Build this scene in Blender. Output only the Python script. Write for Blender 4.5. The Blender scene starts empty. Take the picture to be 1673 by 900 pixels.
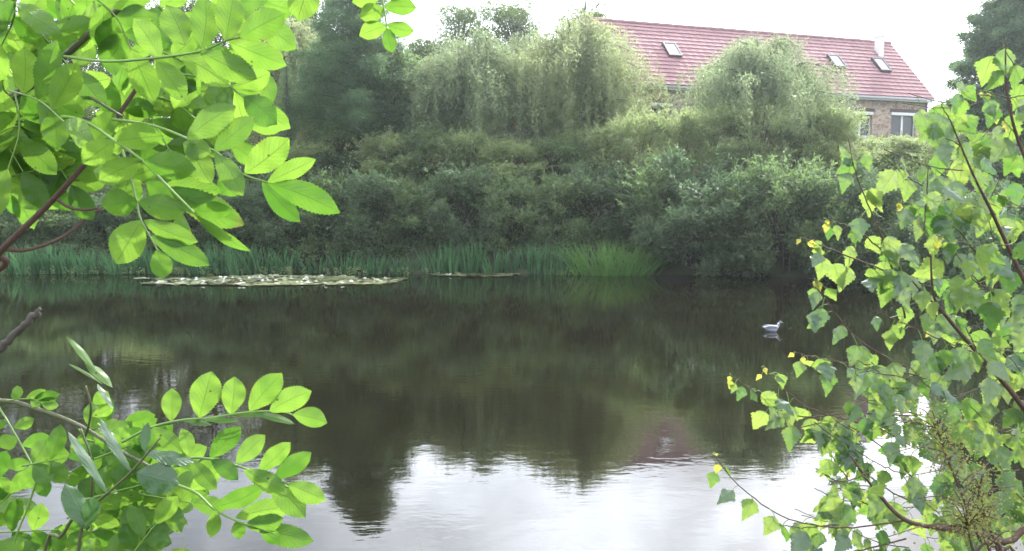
import bpy, math, random
import numpy as np
from mathutils import Vector, Matrix, noise

R = math.radians
scene = bpy.context.scene
col = scene.collection

# ------------------------------------------------------------------ camera
CAM_Z = 3.0
FPX = 1392.0            # focal length in photo pixels (photo 1673 x 900)
PITCH = math.atan(130.0 / FPX)
cam_d = bpy.data.cameras.new('camera')
cam_d.sensor_width = 36.0
cam_d.lens = FPX / 1673.0 * 36.0
cam_d.clip_start = 0.05
cam_d.clip_end = 3000.0
cam_d.dof.use_dof = True
cam_d.dof.focus_distance = 1.9
cam_d.dof.aperture_fstop = 20.0
cam = bpy.data.objects.new('camera', cam_d)
col.objects.link(cam)
cam.location = (0, 0, CAM_Z)
cam.rotation_euler = (math.pi / 2 - PITCH, 0, 0)
scene.camera = cam

# ------------------------------------------------------------------ sun and sky
SUN_AZ = 24.0     # degrees right of the view direction (+Y)
SUN_EL = 41.0
sdir = Vector((math.sin(R(SUN_AZ)) * math.cos(R(SUN_EL)), math.cos(R(SUN_AZ)) * math.cos(R(SUN_EL)), math.sin(R(SUN_EL))))
sun_d = bpy.data.lights.new('sun', 'SUN')
sun_d.energy = 3.6
sun_d.angle = R(0.6)
sun_d.color = (1.0, 0.95, 0.86)
sun = bpy.data.objects.new('sun', sun_d)
col.objects.link(sun)
sun.location = (10, 30, 40)
sun.rotation_euler = (-sdir).to_track_quat('-Z', 'Y').to_euler()

world = bpy.data.worlds.new('World')
scene.world = world
world.use_nodes = True
wn = world.node_tree
wn.nodes.clear()


def nd(nt, typ, **kw):
    n = nt.nodes.new(typ)
    for k, v in kw.items():
        if k.startswith('i_'):
            key = k[2:]
            n.inputs[int(key) if key.isdigit() else key.replace('_', ' ')].default_value = v
        else:
            setattr(n, k, v)
    return n


def math_n(nt, op, a, b=None, clamp=False):
    n = nt.nodes.new('ShaderNodeMath')
    n.operation = op
    n.use_clamp = clamp
    for i, v in enumerate((a, b)):
        if v is None:
            continue
        if isinstance(v, (int, float)):
            n.inputs[i].default_value = v
        else:
            nt.links.new(v, n.inputs[i])
    return n.outputs[0]


def mixc(nt, fac, a, b, blend='MIX'):
    n = nt.nodes.new('ShaderNodeMix')
    n.data_type = 'RGBA'
    n.blend_type = blend
    for key, v in ((0, fac), (6, a), (7, b)):
        if isinstance(v, (int, float)):
            n.inputs[key].default_value = v
        elif isinstance(v, (tuple, list)):
            n.inputs[key].default_value = tuple(v) + ((1,) if len(v) == 3 else ())
        else:
            nt.links.new(v, n.inputs[key])
    return n.outputs[2]


SKY_STRENGTH = 0.12
sky = nd(wn, 'ShaderNodeTexSky', sky_type='NISHITA', sun_disc=False)
sky.sun_elevation = R(SUN_EL)
sky.sun_rotation = R(SUN_AZ)
sky.air_density = 1.0
sky.dust_density = 2.0
tc = nd(wn, 'ShaderNodeTexCoord')
sep = nd(wn, 'ShaderNodeSeparateXYZ')
wn.links.new(tc.outputs['Generated'], sep.inputs[0])
zz = math_n(wn, 'ADD', math_n(wn, 'MAXIMUM', sep.outputs[2], 0.0), 0.12)
comb = nd(wn, 'ShaderNodeCombineXYZ')
wn.links.new(math_n(wn, 'DIVIDE', sep.outputs[0], zz), comb.inputs[0])
wn.links.new(math_n(wn, 'DIVIDE', sep.outputs[1], zz), comb.inputs[1])
cn = nd(wn, 'ShaderNodeTexNoise', i_Scale=0.9, i_Detail=7.0, i_Roughness=0.55, i_Distortion=0.4)
wn.links.new(comb.outputs[0], cn.inputs['Vector'])
cr = nd(wn, 'ShaderNodeMapRange', i_1=0.34, i_2=0.56, i_3=0.0, i_4=1.0)
cr.clamp = True
wn.links.new(cn.outputs[0], cr.inputs[0])
# thicker cloud towards the horizon
low = nd(wn, 'ShaderNodeMapRange', i_1=0.04, i_2=0.30, i_3=0.95, i_4=0.15)
wn.links.new(sep.outputs[2], low.inputs[0])
cover = math_n(wn, 'MAXIMUM', cr.outputs[0], low.outputs[0])
# aureole of thin cloud round the sun
dot = nd(wn, 'ShaderNodeVectorMath', operation='DOT_PRODUCT')
wn.links.new(tc.outputs['Generated'], dot.inputs[0])
dot.inputs[1].default_value = sdir
dp = math_n(wn, 'MAXIMUM', dot.outputs['Value'], 0.0)
aur = math_n(wn, 'ADD', math_n(wn, 'MULTIPLY', math_n(wn, 'POWER', dp, 14.0), 60.0),
             math_n(wn, 'MULTIPLY', math_n(wn, 'POWER', dp, 3.0), 14.0))
cn2 = nd(wn, 'ShaderNodeTexNoise', i_Scale=1.7, i_Detail=6.0, i_Roughness=0.6)
wn.links.new(comb.outputs[0], cn2.inputs['Vector'])
cv = nd(wn, 'ShaderNodeMapRange', i_1=0.35, i_2=0.65, i_3=0.72, i_4=1.22)
wn.links.new(cn2.outputs[0], cv.inputs[0])
cbright = math_n(wn, 'MULTIPLY', math_n(wn, 'ADD', aur, 14.0), cv.outputs[0])
ccol = nd(wn, 'ShaderNodeVectorMath', operation='SCALE')
ccol.inputs[0].default_value = (0.91, 0.96, 1.05)
wn.links.new(cbright, ccol.inputs['Scale'])
skyc = mixc(wn, cover, sky.outputs[0], ccol.outputs[0])
bg = nd(wn, 'ShaderNodeBackground', i_Strength=SKY_STRENGTH)
wn.links.new(skyc, bg.inputs[0])
wo = nd(wn, 'ShaderNodeOutputWorld')
wn.links.new(bg.outputs[0], wo.inputs[0])

scene.view_settings.view_transform = 'Standard'
scene.view_settings.look = 'None'
scene.view_settings.exposure = 1.05
scene.view_settings.gamma = 1.0
scene.view_settings.use_curve_mapping = False
scene.cycles.max_bounces = 8
scene.cycles.diffuse_bounces = 4
scene.cycles.transmission_bounces = 4
scene.cycles.volume_bounces = 1
scene.cycles.use_denoising = True
scene.cycles.sample_clamp_indirect = 6.0
scene.cycles.caustics_reflective = False

random.seed(7)
rng = np.random.default_rng(11)


# ------------------------------------------------------------------ helpers
def ray(px, py):
    """world direction of photo pixel with y component 1"""
    x = (px - 836.5) / FPX
    v = (450.0 - py) / FPX
    # camera axes: forward (0,cosP,-sinP), up (0,sinP,cosP)
    cp, sp = math.cos(PITCH), math.sin(PITCH)
    d = Vector((x, cp + v * sp, -sp + v * cp))
    return d / d.y


def at(px, py, Y):
    return Vector((0, 0, CAM_Z)) + ray(px, py) * Y


def at_z(px, py, z):
    r = ray(px, py)
    return Vector((0, 0, CAM_Z)) + r * ((z - CAM_Z) / r.z)


def tag(o, label=None, cat=None, group=None, kind=None):
    if label: o['label'] = label
    if cat: o['category'] = cat
    if group: o['group'] = group
    if kind: o['kind'] = kind
    return o


def empty(name, loc=(0, 0, 0), rz=0.0):
    o = bpy.data.objects.new(name, None)
    o.empty_display_size = 0.3
    o.location = loc
    o.rotation_euler = (0, 0, rz)
    col.objects.link(o)
    return o


def obj(name, me, parent=None, mat=None):
    o = bpy.data.objects.new(name, me)
    if mat is not None and not me.materials:
        me.materials.append(mat)
    col.objects.link(o)
    if parent is not None:
        o.parent = parent
    return o


def children(o):
    return [c for c in bpy.data.objects if c.parent == o]


def copy_tree(o, parent=None):
    c = o.copy()
    col.objects.link(c)
    c.parent = parent
    for ch in children(o):
        copy_tree(ch, c)
    return c


class MB:
    """collects polygons of any size, builds one mesh"""
    def __init__(s):
        s.v = []; s.f = []; s.uv = []; s.smooth = []

    def add(s, vs, fs, smooth=False):
        b = len(s.v)
        s.v.extend([tuple(v) for v in vs])
        s.f.extend([tuple(i + b for i in f) for f in fs])
        s.smooth.extend([smooth] * len(fs))

    def hexa(s, p):     # 8 corners: bottom 0-3 ccw, top 4-7
        s.add(p, [(0, 3, 2, 1), (4, 5, 6, 7), (0, 1, 5, 4), (1, 2, 6, 5), (2, 3, 7, 6), (3, 0, 4, 7)])

    def box(s, o, ax, ay, az):
        o, ax, ay, az = map(Vector, (o, ax, ay, az))
        s.hexa([o, o + ax, o + ax + ay, o + ay, o + az, o + ax + az, o + ax + ay + az, o + ay + az])

    def tube(s, pts, rad, n=7, cap=True):
        pts = [Vector(p) for p in pts]
        m = len(pts)
        rings = []
        t = (pts[1] - pts[0]).normalized()
        a = t.orthogonal().normalized()
        for i, p in enumerate(pts):
            t = (pts[min(i + 1, m - 1)] - pts[max(i - 1, 0)]).normalized()
            a = (a - t * a.dot(t)).normalized()
            b = t.cross(a)
            r = rad[i] if hasattr(rad, '__len__') else rad
            rings.append([p + (a * math.cos(k * 2 * math.pi / n) + b * math.sin(k * 2 * math.pi / n)) * r for k in range(n)])
        vs = [v for rg in rings for v in rg]
        fs = [(i * n + k, i * n + (k + 1) % n, (i + 1) * n + (k + 1) % n, (i + 1) * n + k) for i in range(m - 1) for k in range(n)]
        if cap:
            fs.append(tuple(range(n))[::-1]); fs.append(tuple(range((m - 1) * n, m * n)))
        s.add(vs, fs, True)

    def mesh(s, name):
        me = bpy.data.meshes.new(name)
        me.from_pydata(s.v, [], s.f)
        me.polygons.foreach_set('use_smooth', s.smooth)
        me.update()
        return me

    def build(s, name, mat, parent=None):
        return obj(name, s.mesh(name), parent, mat)


def smooth_path(pts, sub=5, jit=0.0):
    """Catmull-Rom through points"""
    P = [Vector(p) for p in pts]
    if len(P) < 3:
        P = [P[0], (P[0] + P[-1]) / 2, P[-1]]
    P = [P[0] * 2 - P[1]] + P + [P[-1] * 2 - P[-2]]
    out = []
    for i in range(1, len(P) - 2):
        for k in range(sub):
            t = k / sub
            a, b, c, d = P[i - 1], P[i], P[i + 1], P[i + 2]
            q = 0.5 * ((2 * b) + (c - a) * t + (2 * a - 5 * b + 4 * c - d) * t * t + (3 * b - a - 3 * c + d) * t ** 3)
            if jit:
                q = q + Vector((random.gauss(0, jit), random.gauss(0, jit), random.gauss(0, jit)))
            out.append(q)
    out.append(P[-2])
    return out


def lerp_r(n, a, b):
    return [a + (b - a) * i / max(1, n - 1) for i in range(n)]


def quads_mesh(name, V, uvs=None):
    """V: (n,4,3) float array, each one quad"""
    n = len(V)
    me = bpy.data.meshes.new(name)
    me.vertices.add(n * 4)
    me.vertices.foreach_set('co', V.astype(np.float32).ravel())
    me.loops.add(n * 4)
    me.loops.foreach_set('vertex_index', np.arange(n * 4, dtype=np.int32))
    me.polygons.add(n)
    me.polygons.foreach_set('loop_start', np.arange(0, n * 4, 4, dtype=np.int32))
    me.polygons.foreach_set('loop_total', np.full(n, 4, dtype=np.int32))
    me.update(calc_edges=True)
    return me


def unit(a):
    return a / np.maximum(np.linalg.norm(a, axis=-1, keepdims=True), 1e-9)


def leaf_quads(P, D, L, W, droop=0.12):
    """kite leaves: P base (n,3), D direction (n,3), L, W lengths -> (n,4,3)"""
    n = len(P)
    D = unit(D)
    rnd = unit(rng.normal(size=(n, 3)))
    S = unit(np.cross(D, rnd))
    N = np.cross(D, S)
    L = np.broadcast_to(L, (n,))[:, None]; W = np.broadcast_to(W, (n,))[:, None]
    mid = P + D * L * 0.45
    a = mid + S * W * 0.5 + N * W * 0.12
    b = mid - S * W * 0.5 + N * W * 0.12
    t = P + D * L - N * L * droop
    return np.stack([P, a, t, b], 1)


# ------------------------------------------------------------------ materials
def new_mat(name):
    m = bpy.data.materials.new(name)
    m.use_nodes = True
    nt = m.node_tree
    nt.nodes.clear()
    out = nt.nodes.new('ShaderNodeOutputMaterial')
    return m, nt, out


def foliage_mat(name, col1, col2, tcol, trans=0.45, rough=0.5, spec=0.35):
    m, nt, out = new_mat(name)
    geo = nt.nodes.new('ShaderNodeNewGeometry')
    base = mixc(nt, geo.outputs['Random Per Island'], col1, col2)
    no = nd(nt, 'ShaderNodeTexNoise', i_Scale=0.6, i_Detail=2.0)
    nt.links.new(geo.outputs['Position'], no.inputs['Vector'])
    mr = nd(nt, 'ShaderNodeMapRange', i_1=0.3, i_2=0.7, i_3=0.75, i_4=1.25)
    nt.links.new(no.outputs[0], mr.inputs[0])
    hs = nd(nt, 'ShaderNodeHueSaturation')
    nt.links.new(base, hs.inputs['Color'])
    nt.links.new(mr.outputs[0], hs.inputs['Value'])
    p = nd(nt, 'ShaderNodeBsdfPrincipled', i_Roughness=rough)
    p.inputs['Specular IOR Level'].default_value = spec
    nt.links.new(hs.outputs[0], p.inputs['Base Color'])
    tr = nd(nt, 'ShaderNodeBsdfTranslucent')
    tr.inputs[0].default_value = tuple(tcol) + (1,)
    mx = nd(nt, 'ShaderNodeMixShader', i_0=trans)
    nt.links.new(p.outputs[0], mx.inputs[1]); nt.links.new(tr.outputs[0], mx.inputs[2])
    nt.links.new(mx.outputs[0], out.inputs[0])
    return m


def bark_mat(name, c1, c2, scale=8.0, rough=0.85):
    m, nt, out = new_mat(name)
    tcn = nd(nt, 'ShaderNodeTexCoord')
    mp = nd(nt, 'ShaderNodeMapping')
    mp.inputs['Scale'].default_value = (1, 1, 0.3)
    nt.links.new(tcn.outputs['Object'], mp.inputs[0])
    no = nd(nt, 'ShaderNodeTexNoise', i_Scale=scale, i_Detail=6.0, i_Roughness=0.65)
    nt.links.new(mp.outputs[0], no.inputs['Vector'])
    c = mixc(nt, no.outputs[0], c1, c2)
    p = nd(nt, 'ShaderNodeBsdfPrincipled', i_Roughness=rough)
    nt.links.new(c, p.inputs['Base Color'])
    bp = nd(nt, 'ShaderNodeBump', i_Strength=0.5, i_Distance=0.02)
    nt.links.new(no.outputs[0], bp.inputs['Height'])
    nt.links.new(bp.outputs[0], p.inputs['Normal'])
    nt.links.new(p.outputs[0], out.inputs[0])
    return m


def plain_mat(name, c, rough=0.5, metal=0.0, var=0.12, scale=6.0, bump=0.0):
    m, nt, out = new_mat(name)
    tcn = nd(nt, 'ShaderNodeTexCoord')
    no = nd(nt, 'ShaderNodeTexNoise', i_Scale=scale, i_Detail=5.0)
    nt.links.new(tcn.outputs['Object'], no.inputs['Vector'])
    a = tuple(x * (1 - var) for x in c); b = tuple(min(1, x * (1 + var)) for x in c)
    cc = mixc(nt, no.outputs[0], a, b)
    p = nd(nt, 'ShaderNodeBsdfPrincipled', i_Roughness=rough, i_Metallic=metal)
    nt.links.new(cc, p.inputs['Base Color'])
    if bump:
        bp = nd(nt, 'ShaderNodeBump', i_Strength=bump, i_Distance=0.02)
        nt.links.new(no.outputs[0], bp.inputs['Height'])
        nt.links.new(bp.outputs[0], p.inputs['Normal'])
    nt.links.new(p.outputs[0], out.inputs[0])
    return m


def near_leaf_mat(name, dark, light, t1, t2, nveins=9.0, slant=0.55, trans=0.5, rough=0.38, spec=0.5, bump=0.35):
    """leaf seen close: UV u along, v across (-1..1 mapped to 0..1)"""
    m, nt, out = new_mat(name)
    uv = nd(nt, 'ShaderNodeUVMap')
    uv.uv_map = 'UVMap'
    sp = nd(nt, 'ShaderNodeSeparateXYZ')
    nt.links.new(uv.outputs[0], sp.inputs[0])
    av = math_n(nt, 'ABSOLUTE', math_n(nt, 'SUBTRACT', math_n(nt, 'MULTIPLY', sp.outputs[1], 2.0), 1.0))
    ph = math_n(nt, 'MULTIPLY', math_n(nt, 'SUBTRACT', sp.outputs[0], math_n(nt, 'MULTIPLY', av, slant * 0.45)), nveins)
    fr = math_n(nt, 'ABSOLUTE', math_n(nt, 'SUBTRACT', math_n(nt, 'FRACT', ph), 0.5))   # 0 at vein
    vein = nd(nt, 'ShaderNodeMapRange', i_1=0.02, i_2=0.10, i_3=1.0, i_4=0.0)
    nt.links.new(fr, vein.inputs[0])
    mid = nd(nt, 'ShaderNodeMapRange', i_1=0.02, i_2=0.06, i_3=1.0, i_4=0.0)
    nt.links.new(av, mid.inputs[0])
    v1 = math_n(nt, 'MAXIMUM', math_n(nt, 'MULTIPLY', vein.outputs[0], 0.55), mid.outputs[0])
    geo = nt.nodes.new('ShaderNodeNewGeometry')
    rnd = geo.outputs['Random Per Island']
    tcn = nd(nt, 'ShaderNodeTexCoord')
    no = nd(nt, 'ShaderNodeTexNoise', i_Scale=28.0, i_Detail=4.0)
    nt.links.new(tcn.outputs['Object'], no.inputs['Vector'])
    mot = nd(nt, 'ShaderNodeMapRange', i_1=0.3, i_2=0.7, i_3=-0.25, i_4=0.25)
    nt.links.new(no.outputs[0], mot.inputs[0])
    fac = math_n(nt, 'ADD', rnd, mot.outputs[0], clamp=True)
    base = mixc(nt, fac, dark, light)
    tc_ = mixc(nt, fac, t1, t2)
    base = mixc(nt, math_n(nt, 'MULTIPLY', v1, 0.45), base, tuple(min(1, x * 1.7 + 0.02) for x in light))
    tc_ = mixc(nt, math_n(nt, 'MULTIPLY', v1, 0.5), tc_, tuple(x * 0.45 for x in t1))
    # holes / brown specks, few
    vo = nd(nt, 'ShaderNodeTexVoronoi', i_Scale=42.0)
    nt.links.new(tcn.outputs['Object'], vo.inputs['Vector'])
    sk = nd(nt, 'ShaderNodeMapRange', i_1=0.05, i_2=0.085, i_3=0.8, i_4=0.0)
    nt.links.new(vo.outputs['Distance'], sk.inputs[0])
    base = mixc(nt, sk.outputs[0], base, (0.05, 0.04, 0.015))
    tc_ = mixc(nt, sk.outputs[0], tc_, (0.06, 0.05, 0.01))
    nb = nd(nt, 'ShaderNodeTexNoise', i_Scale=16.0, i_Detail=5.0, i_Roughness=0.7)
    nt.links.new(tcn.outputs['Object'], nb.inputs['Vector'])
    eb = nd(nt, 'ShaderNodeMapRange', i_1=1.50, i_2=1.62, i_3=0.0, i_4=0.6)
    nt.links.new(math_n(nt, 'ADD', math_n(nt, 'MAXIMUM', av, sp.outputs[0]), nb.outputs[0]), eb.inputs[0])
    base = mixc(nt, eb.outputs[0], base, (0.13, 0.10, 0.03))
    tc_ = mixc(nt, eb.outputs[0], tc_, (0.26, 0.20, 0.04))
    p = nd(nt, 'ShaderNodeBsdfPrincipled', i_Roughness=rough)
    p.inputs['Specular IOR Level'].default_value = spec
    nt.links.new(base, p.inputs['Base Color'])
    tr = nd(nt, 'ShaderNodeBsdfTranslucent')
    nt.links.new(tc_, tr.inputs[0])
    bp = nd(nt, 'ShaderNodeBump', i_Strength=bump, i_Distance=0.002)
    bp.invert = True
    nt.links.new(math_n(nt, 'ADD', v1, math_n(nt, 'MULTIPLY', no.outputs[0], 0.5)), bp.inputs['Height'])
    nt.links.new(bp.outputs[0], p.inputs['Normal'])
    nt.links.new(bp.outputs[0], tr.inputs['Normal'])
    mx = nd(nt, 'ShaderNodeMixShader', i_0=trans)
    nt.links.new(p.outputs[0], mx.inputs[1]); nt.links.new(tr.outputs[0], mx.inputs[2])
    nt.links.new(mx.outputs[0], out.inputs[0])
    return m


M = {}
M['shrub'] = foliage_mat('shrub_leaf', (0.050, 0.085, 0.038), (0.185, 0.220, 0.120), (0.22, 0.34, 0.12), 0.50)
M['shrub_dark'] = foliage_mat('dark_shrub_leaf', (0.036, 0.066, 0.034), (0.140, 0.175, 0.100), (0.15, 0.25, 0.11), 0.46)
M['olive'] = foliage_mat('olive_willow_leaf', (0.10, 0.15, 0.06), (0.28, 0.33, 0.17), (0.44, 0.54, 0.22), 0.5)
M['willow'] = foliage_mat('weeping_willow_leaf', (0.10, 0.15, 0.075), (0.23, 0.28, 0.15), (0.34, 0.43, 0.21), 0.50)
M['willow_pale'] = foliage_mat('pale_weeping_willow_leaf', (0.12, 0.165, 0.075), (0.27, 0.31, 0.16), (0.42, 0.49, 0.22), 0.52)
M['wood_leaf'] = foliage_mat('woodland_leaf', (0.035, 0.065, 0.02), (0.085, 0.13, 0.035), (0.15, 0.24, 0.04), 0.42)
M['conifer'] = foliage_mat('conifer_needles', (0.045, 0.095, 0.05), (0.13, 0.20, 0.10), (0.17, 0.29, 0.11), 0.45)
M['iris'] = foliage_mat('iris_blade', (0.025, 0.08, 0.04), (0.15, 0.29, 0.13), (0.12, 0.29, 0.10), 0.42)
M['sedge'] = foliage_mat('sedge_blade', (0.07, 0.17, 0.045), (0.15, 0.29, 0.08), (0.21, 0.40, 0.09), 0.42)
M['herb'] = foliage_mat('herb_leaf', (0.045, 0.085, 0.03), (0.13, 0.18, 0.07), (0.18, 0.27, 0.07), 0.45)
M['grass'] = foliage_mat('grass_blade', (0.06, 0.11, 0.025), (0.14, 0.19, 0.05), (0.2, 0.3, 0.06), 0.45)
M['bark'] = bark_mat('grey_brown_bark', (0.06, 0.05, 0.04), (0.16, 0.13, 0.10))
M['bark_dark'] = bark_mat('dark_bark', (0.03, 0.026, 0.022), (0.09, 0.075, 0.06))
M['twig_brown'] = bark_mat('reddish_brown_twig', (0.045, 0.024, 0.018), (0.12, 0.065, 0.045), 60.0, 0.75)
M['twig_olive'] = bark_mat('olive_twig', (0.04, 0.045, 0.018), (0.12, 0.13, 0.05), 60.0, 0.5)
M['rachis'] = plain_mat('green_leaf_stalk', (0.14, 0.24, 0.045), 0.45, scale=40.0)
M['ash'] = near_leaf_mat('ash_leaf', (0.045, 0.115, 0.018), (0.085, 0.18, 0.03), (0.085, 0.22, 0.018), (0.24, 0.41, 0.05), 9, 0.6, 0.54, 0.40, 0.45)
M['ash_dull'] = near_leaf_mat('bramble_leaf', (0.02, 0.06, 0.02), (0.04, 0.095, 0.035), (0.06, 0.16, 0.02), (0.10, 0.24, 0.03), 7, 0.6, 0.35, 0.3, 0.7)
M['aspen'] = near_leaf_mat('poplar_leaf', (0.030, 0.075, 0.045), (0.075, 0.13, 0.075), (0.13, 0.29, 0.035), (0.35, 0.47, 0.085), 5, 1.0, 0.46, 0.27, 1.0)
M['aspen_young'] = near_leaf_mat('young_poplar_leaf', (0.16, 0.16, 0.03), (0.22, 0.19, 0.04), (0.36, 0.44, 0.06), (0.50, 0.48, 0.09), 5, 1.0, 0.55, 0.35, 0.5)
M['seed'] = foliage_mat('dock_seed', (0.15, 0.18, 0.05), (0.26, 0.24, 0.08), (0.35, 0.38, 0.09), 0.3, 0.6)

# ------------------------------------------------------------------ terrain and water
SHORE = np.array([(-34, 33.6), (-22, 33.3), (-10, 33.2), (-2, 33.0), (5, 32.8), (9.5, 32.2), (13, 29.5), (15, 26), (15.2, 21),
                  (14, 15), (11, 9.5), (6, 5.6), (1, 4.4), (-5, 4.3), (-11, 6), (-19, 11), (-28, 18), (-38, 27)], float)


def shore_dist(x, y):
    """signed distance: positive on land"""
    p = np.stack([x, y], -1)
    d = np.full(x.shape, 1e9)
    inside = np.zeros(x.shape, bool)
    n = len(SHORE)
    for i in range(n):
        a, b = SHORE[i], SHORE[(i + 1) % n]
        ab = b - a
        t = np.clip(((p - a) @ ab) / (ab @ ab), 0, 1)
        q = a + t[..., None] * ab
        d = np.minimum(d, np.linalg.norm(p - q, axis=-1))
        cond = (a[1] > y) != (b[1] > y)
        with np.errstate(divide='ignore', invalid='ignore'):
            xi = (b[0] - a[0]) * (y - a[1]) / (b[1] - a[1] + 1e-12) + a[0]
        inside ^= cond & (x < xi)
    return np.where(inside, -d, d)


def ground_z(x, y):
    x = np.asarray(x, float); y = np.asarray(y, float)
    d = shore_dist(x, y)
    far = np.clip((y - 20) / 14, 0, 1)
    top_far = 5.3 - 1.6 * np.clip((-x - 4) / 16, 0, 1)
    hf = top_far * (1 - np.exp(-np.maximum(d, 0) / 6.5)) + np.minimum(np.maximum(d, 0), 0.5) * 0.5
    hn = 1.5 * (1 - np.exp(-np.maximum(d, 0) / 2.0))
    h = hn * (1 - far) + hf * far
    h = h + 0.10 * np.sin(x * 0.9 + 1.3 * np.sin(y * 0.5)) * np.clip(d, 0, 1) + 0.06 * np.sin(y * 1.7 + x * 0.6) * np.clip(d, 0, 1)
    under = np.maximum(d * 0.35, -1.4)
    return np.where(d > 0, h, under)


def gz(x, y):
    return float(ground_z(np.array([x]), np.array([y]))[0])


def axis(lo, hi, a, b, step, big):
    mid = np.arange(a, b + step / 2, step)
    g = 1.35
    left = []; s = step; v = a
    while v > lo:
        s = min(s * g, big); v -= s; left.append(max(v, lo))
    right = []; s = step; v = b
    while v < hi:
        s = min(s * g, big); v += s; right.append(min(v, hi))
    return np.array(left[::-1] + list(mid) + right)


xs = axis(-300, 300, -42, 42, 0.7, 40)
ys = axis(-120, 420, -6, 66, 0.7, 40)
X, Y = np.meshgrid(xs, ys)
Z = ground_z(X, Y)
nx, ny = len(xs), len(ys)
V = np.stack([X, Y, Z], -1).reshape(-1, 3)
F = [(j * nx + i, j * nx + i + 1, (j + 1) * nx + i + 1, (j + 1) * nx + i) for j in range(ny - 1) for i in range(nx - 1)]
me = bpy.data.meshes.new('ground')
me.from_pydata(V.tolist(), [], F)
me.polygons.foreach_set('use_smooth', [True] * len(F))
m, nt, out = new_mat('earth_and_turf')
tcn = nd(nt, 'ShaderNodeTexCoord')
n1 = nd(nt, 'ShaderNodeTexNoise', i_Scale=0.7, i_Detail=8.0, i_Roughness=0.7)
n2 = nd(nt, 'ShaderNodeTexNoise', i_Scale=14.0, i_Detail=6.0, i_Roughness=0.7)
nt.links.new(tcn.outputs['Object'], n1.inputs['Vector']); nt.links.new(tcn.outputs['Object'], n2.inputs['Vector'])
mr = nd(nt, 'ShaderNodeMapRange', i_1=0.35, i_2=0.6)
nt.links.new(n1.outputs[0], mr.inputs[0])
c = mixc(nt, mr.outputs[0], (0.035, 0.030, 0.020), (0.05, 0.08, 0.025))
c = mixc(nt, n2.outputs[0], c, (0.03, 0.035, 0.015))
p = nd(nt, 'ShaderNodeBsdfPrincipled', i_Roughness=0.9)
nt.links.new(c, p.inputs['Base Color'])
bp = nd(nt, 'ShaderNodeBump', i_Strength=0.8, i_Distance=0.08)
nt.links.new(n2.outputs[0], bp.inputs['Height']); nt.links.new(bp.outputs[0], p.inputs['Normal'])
nt.links.new(p.outputs[0], out.inputs[0])
tag(obj('ground', me, None, m), kind='structure')

# water
mb = MB()
wx = [-41, -14, 0, 18]
mb.add([(-41, 3, 0), (18, 3, 0), (18, 35.5, 0), (-41, 35.5, 0)], [(0, 1, 2, 3)])
m, nt, out = new_mat('pond_water')
tcn = nd(nt, 'ShaderNodeTexCoord')
p = nd(nt, 'ShaderNodeBsdfPrincipled', i_Roughness=0.015, i_IOR=1.34)
n0 = nd(nt, 'ShaderNodeTexNoise', i_Scale=0.5, i_Detail=3.0)
nt.links.new(tcn.outputs['Object'], n0.inputs['Vector'])
nt.links.new(mixc(nt, n0.outputs[0], (0.005, 0.005, 0.003), (0.010, 0.009, 0.004)), p.inputs['Base Color'])
mp = nd(nt, 'ShaderNodeMapping')
mp.inputs['Scale'].default_value = (1.0, 1.9, 1.0)
mp.inputs['Rotation'].default_value = (0, 0, R(-12))
nt.links.new(tcn.outputs['Object'], mp.inputs[0])
w1 = nd(nt, 'ShaderNodeTexNoise', i_Scale=3.2, i_Detail=2.0, i_Roughness=0.45)
w2 = nd(nt, 'ShaderNodeTexNoise', i_Scale=11.0, i_Detail=2.0, i_Roughness=0.5)
w3 = nd(nt, 'ShaderNodeTexNoise', i_Scale=0.25, i_Detail=2.0)
nt.links.new(mp.outputs[0], w1.inputs['Vector']); nt.links.new(mp.outputs[0], w2.inputs['Vector'])
nt.links.new(tcn.outputs['Object'], w3.inputs['Vector'])
ruf = nd(nt, 'ShaderNodeMapRange', i_1=0.35, i_2=0.65, i_3=0.35, i_4=1.0)
nt.links.new(w3.outputs[0], ruf.inputs[0])
# calmer under the far bank
sp = nd(nt, 'ShaderNodeSeparateXYZ'); nt.links.new(tcn.outputs['Object'], sp.inputs[0])
calm = nd(nt, 'ShaderNodeMapRange', i_1=12.0, i_2=30.0, i_3=1.0, i_4=0.32)
nt.links.new(sp.outputs[1], calm.inputs[0])
hgt = math_n(nt, 'ADD', math_n(nt, 'MULTIPLY', w1.outputs[0], 1.0), math_n(nt, 'MULTIPLY', w2.outputs[0], 0.22))
hgt = math_n(nt, 'MULTIPLY', hgt, math_n(nt, 'MULTIPLY', ruf.outputs[0], calm.outputs[0]))
bp = nd(nt, 'ShaderNodeBump', i_Strength=1.0, i_Distance=0.0022)
nt.links.new(hgt, bp.inputs['Height']); nt.links.new(bp.outputs[0], p.inputs['Normal'])
nt.links.new(p.outputs[0], out.inputs[0])
tag(mb.build('water', m), kind='structure')


# ------------------------------------------------------------------ house
def lbox(mb, O, d, n, u0, u1, v0, v1, z0, z1):
    """box in house frame: u along d, v along n (away), z"""
    up = Vector((0, 0, 1))
    o = O + d * u0 + n * v0 + up * z0
    mb.box(o, d * (u1 - u0), n * (v1 - v0), up * (z1 - z0))


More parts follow.
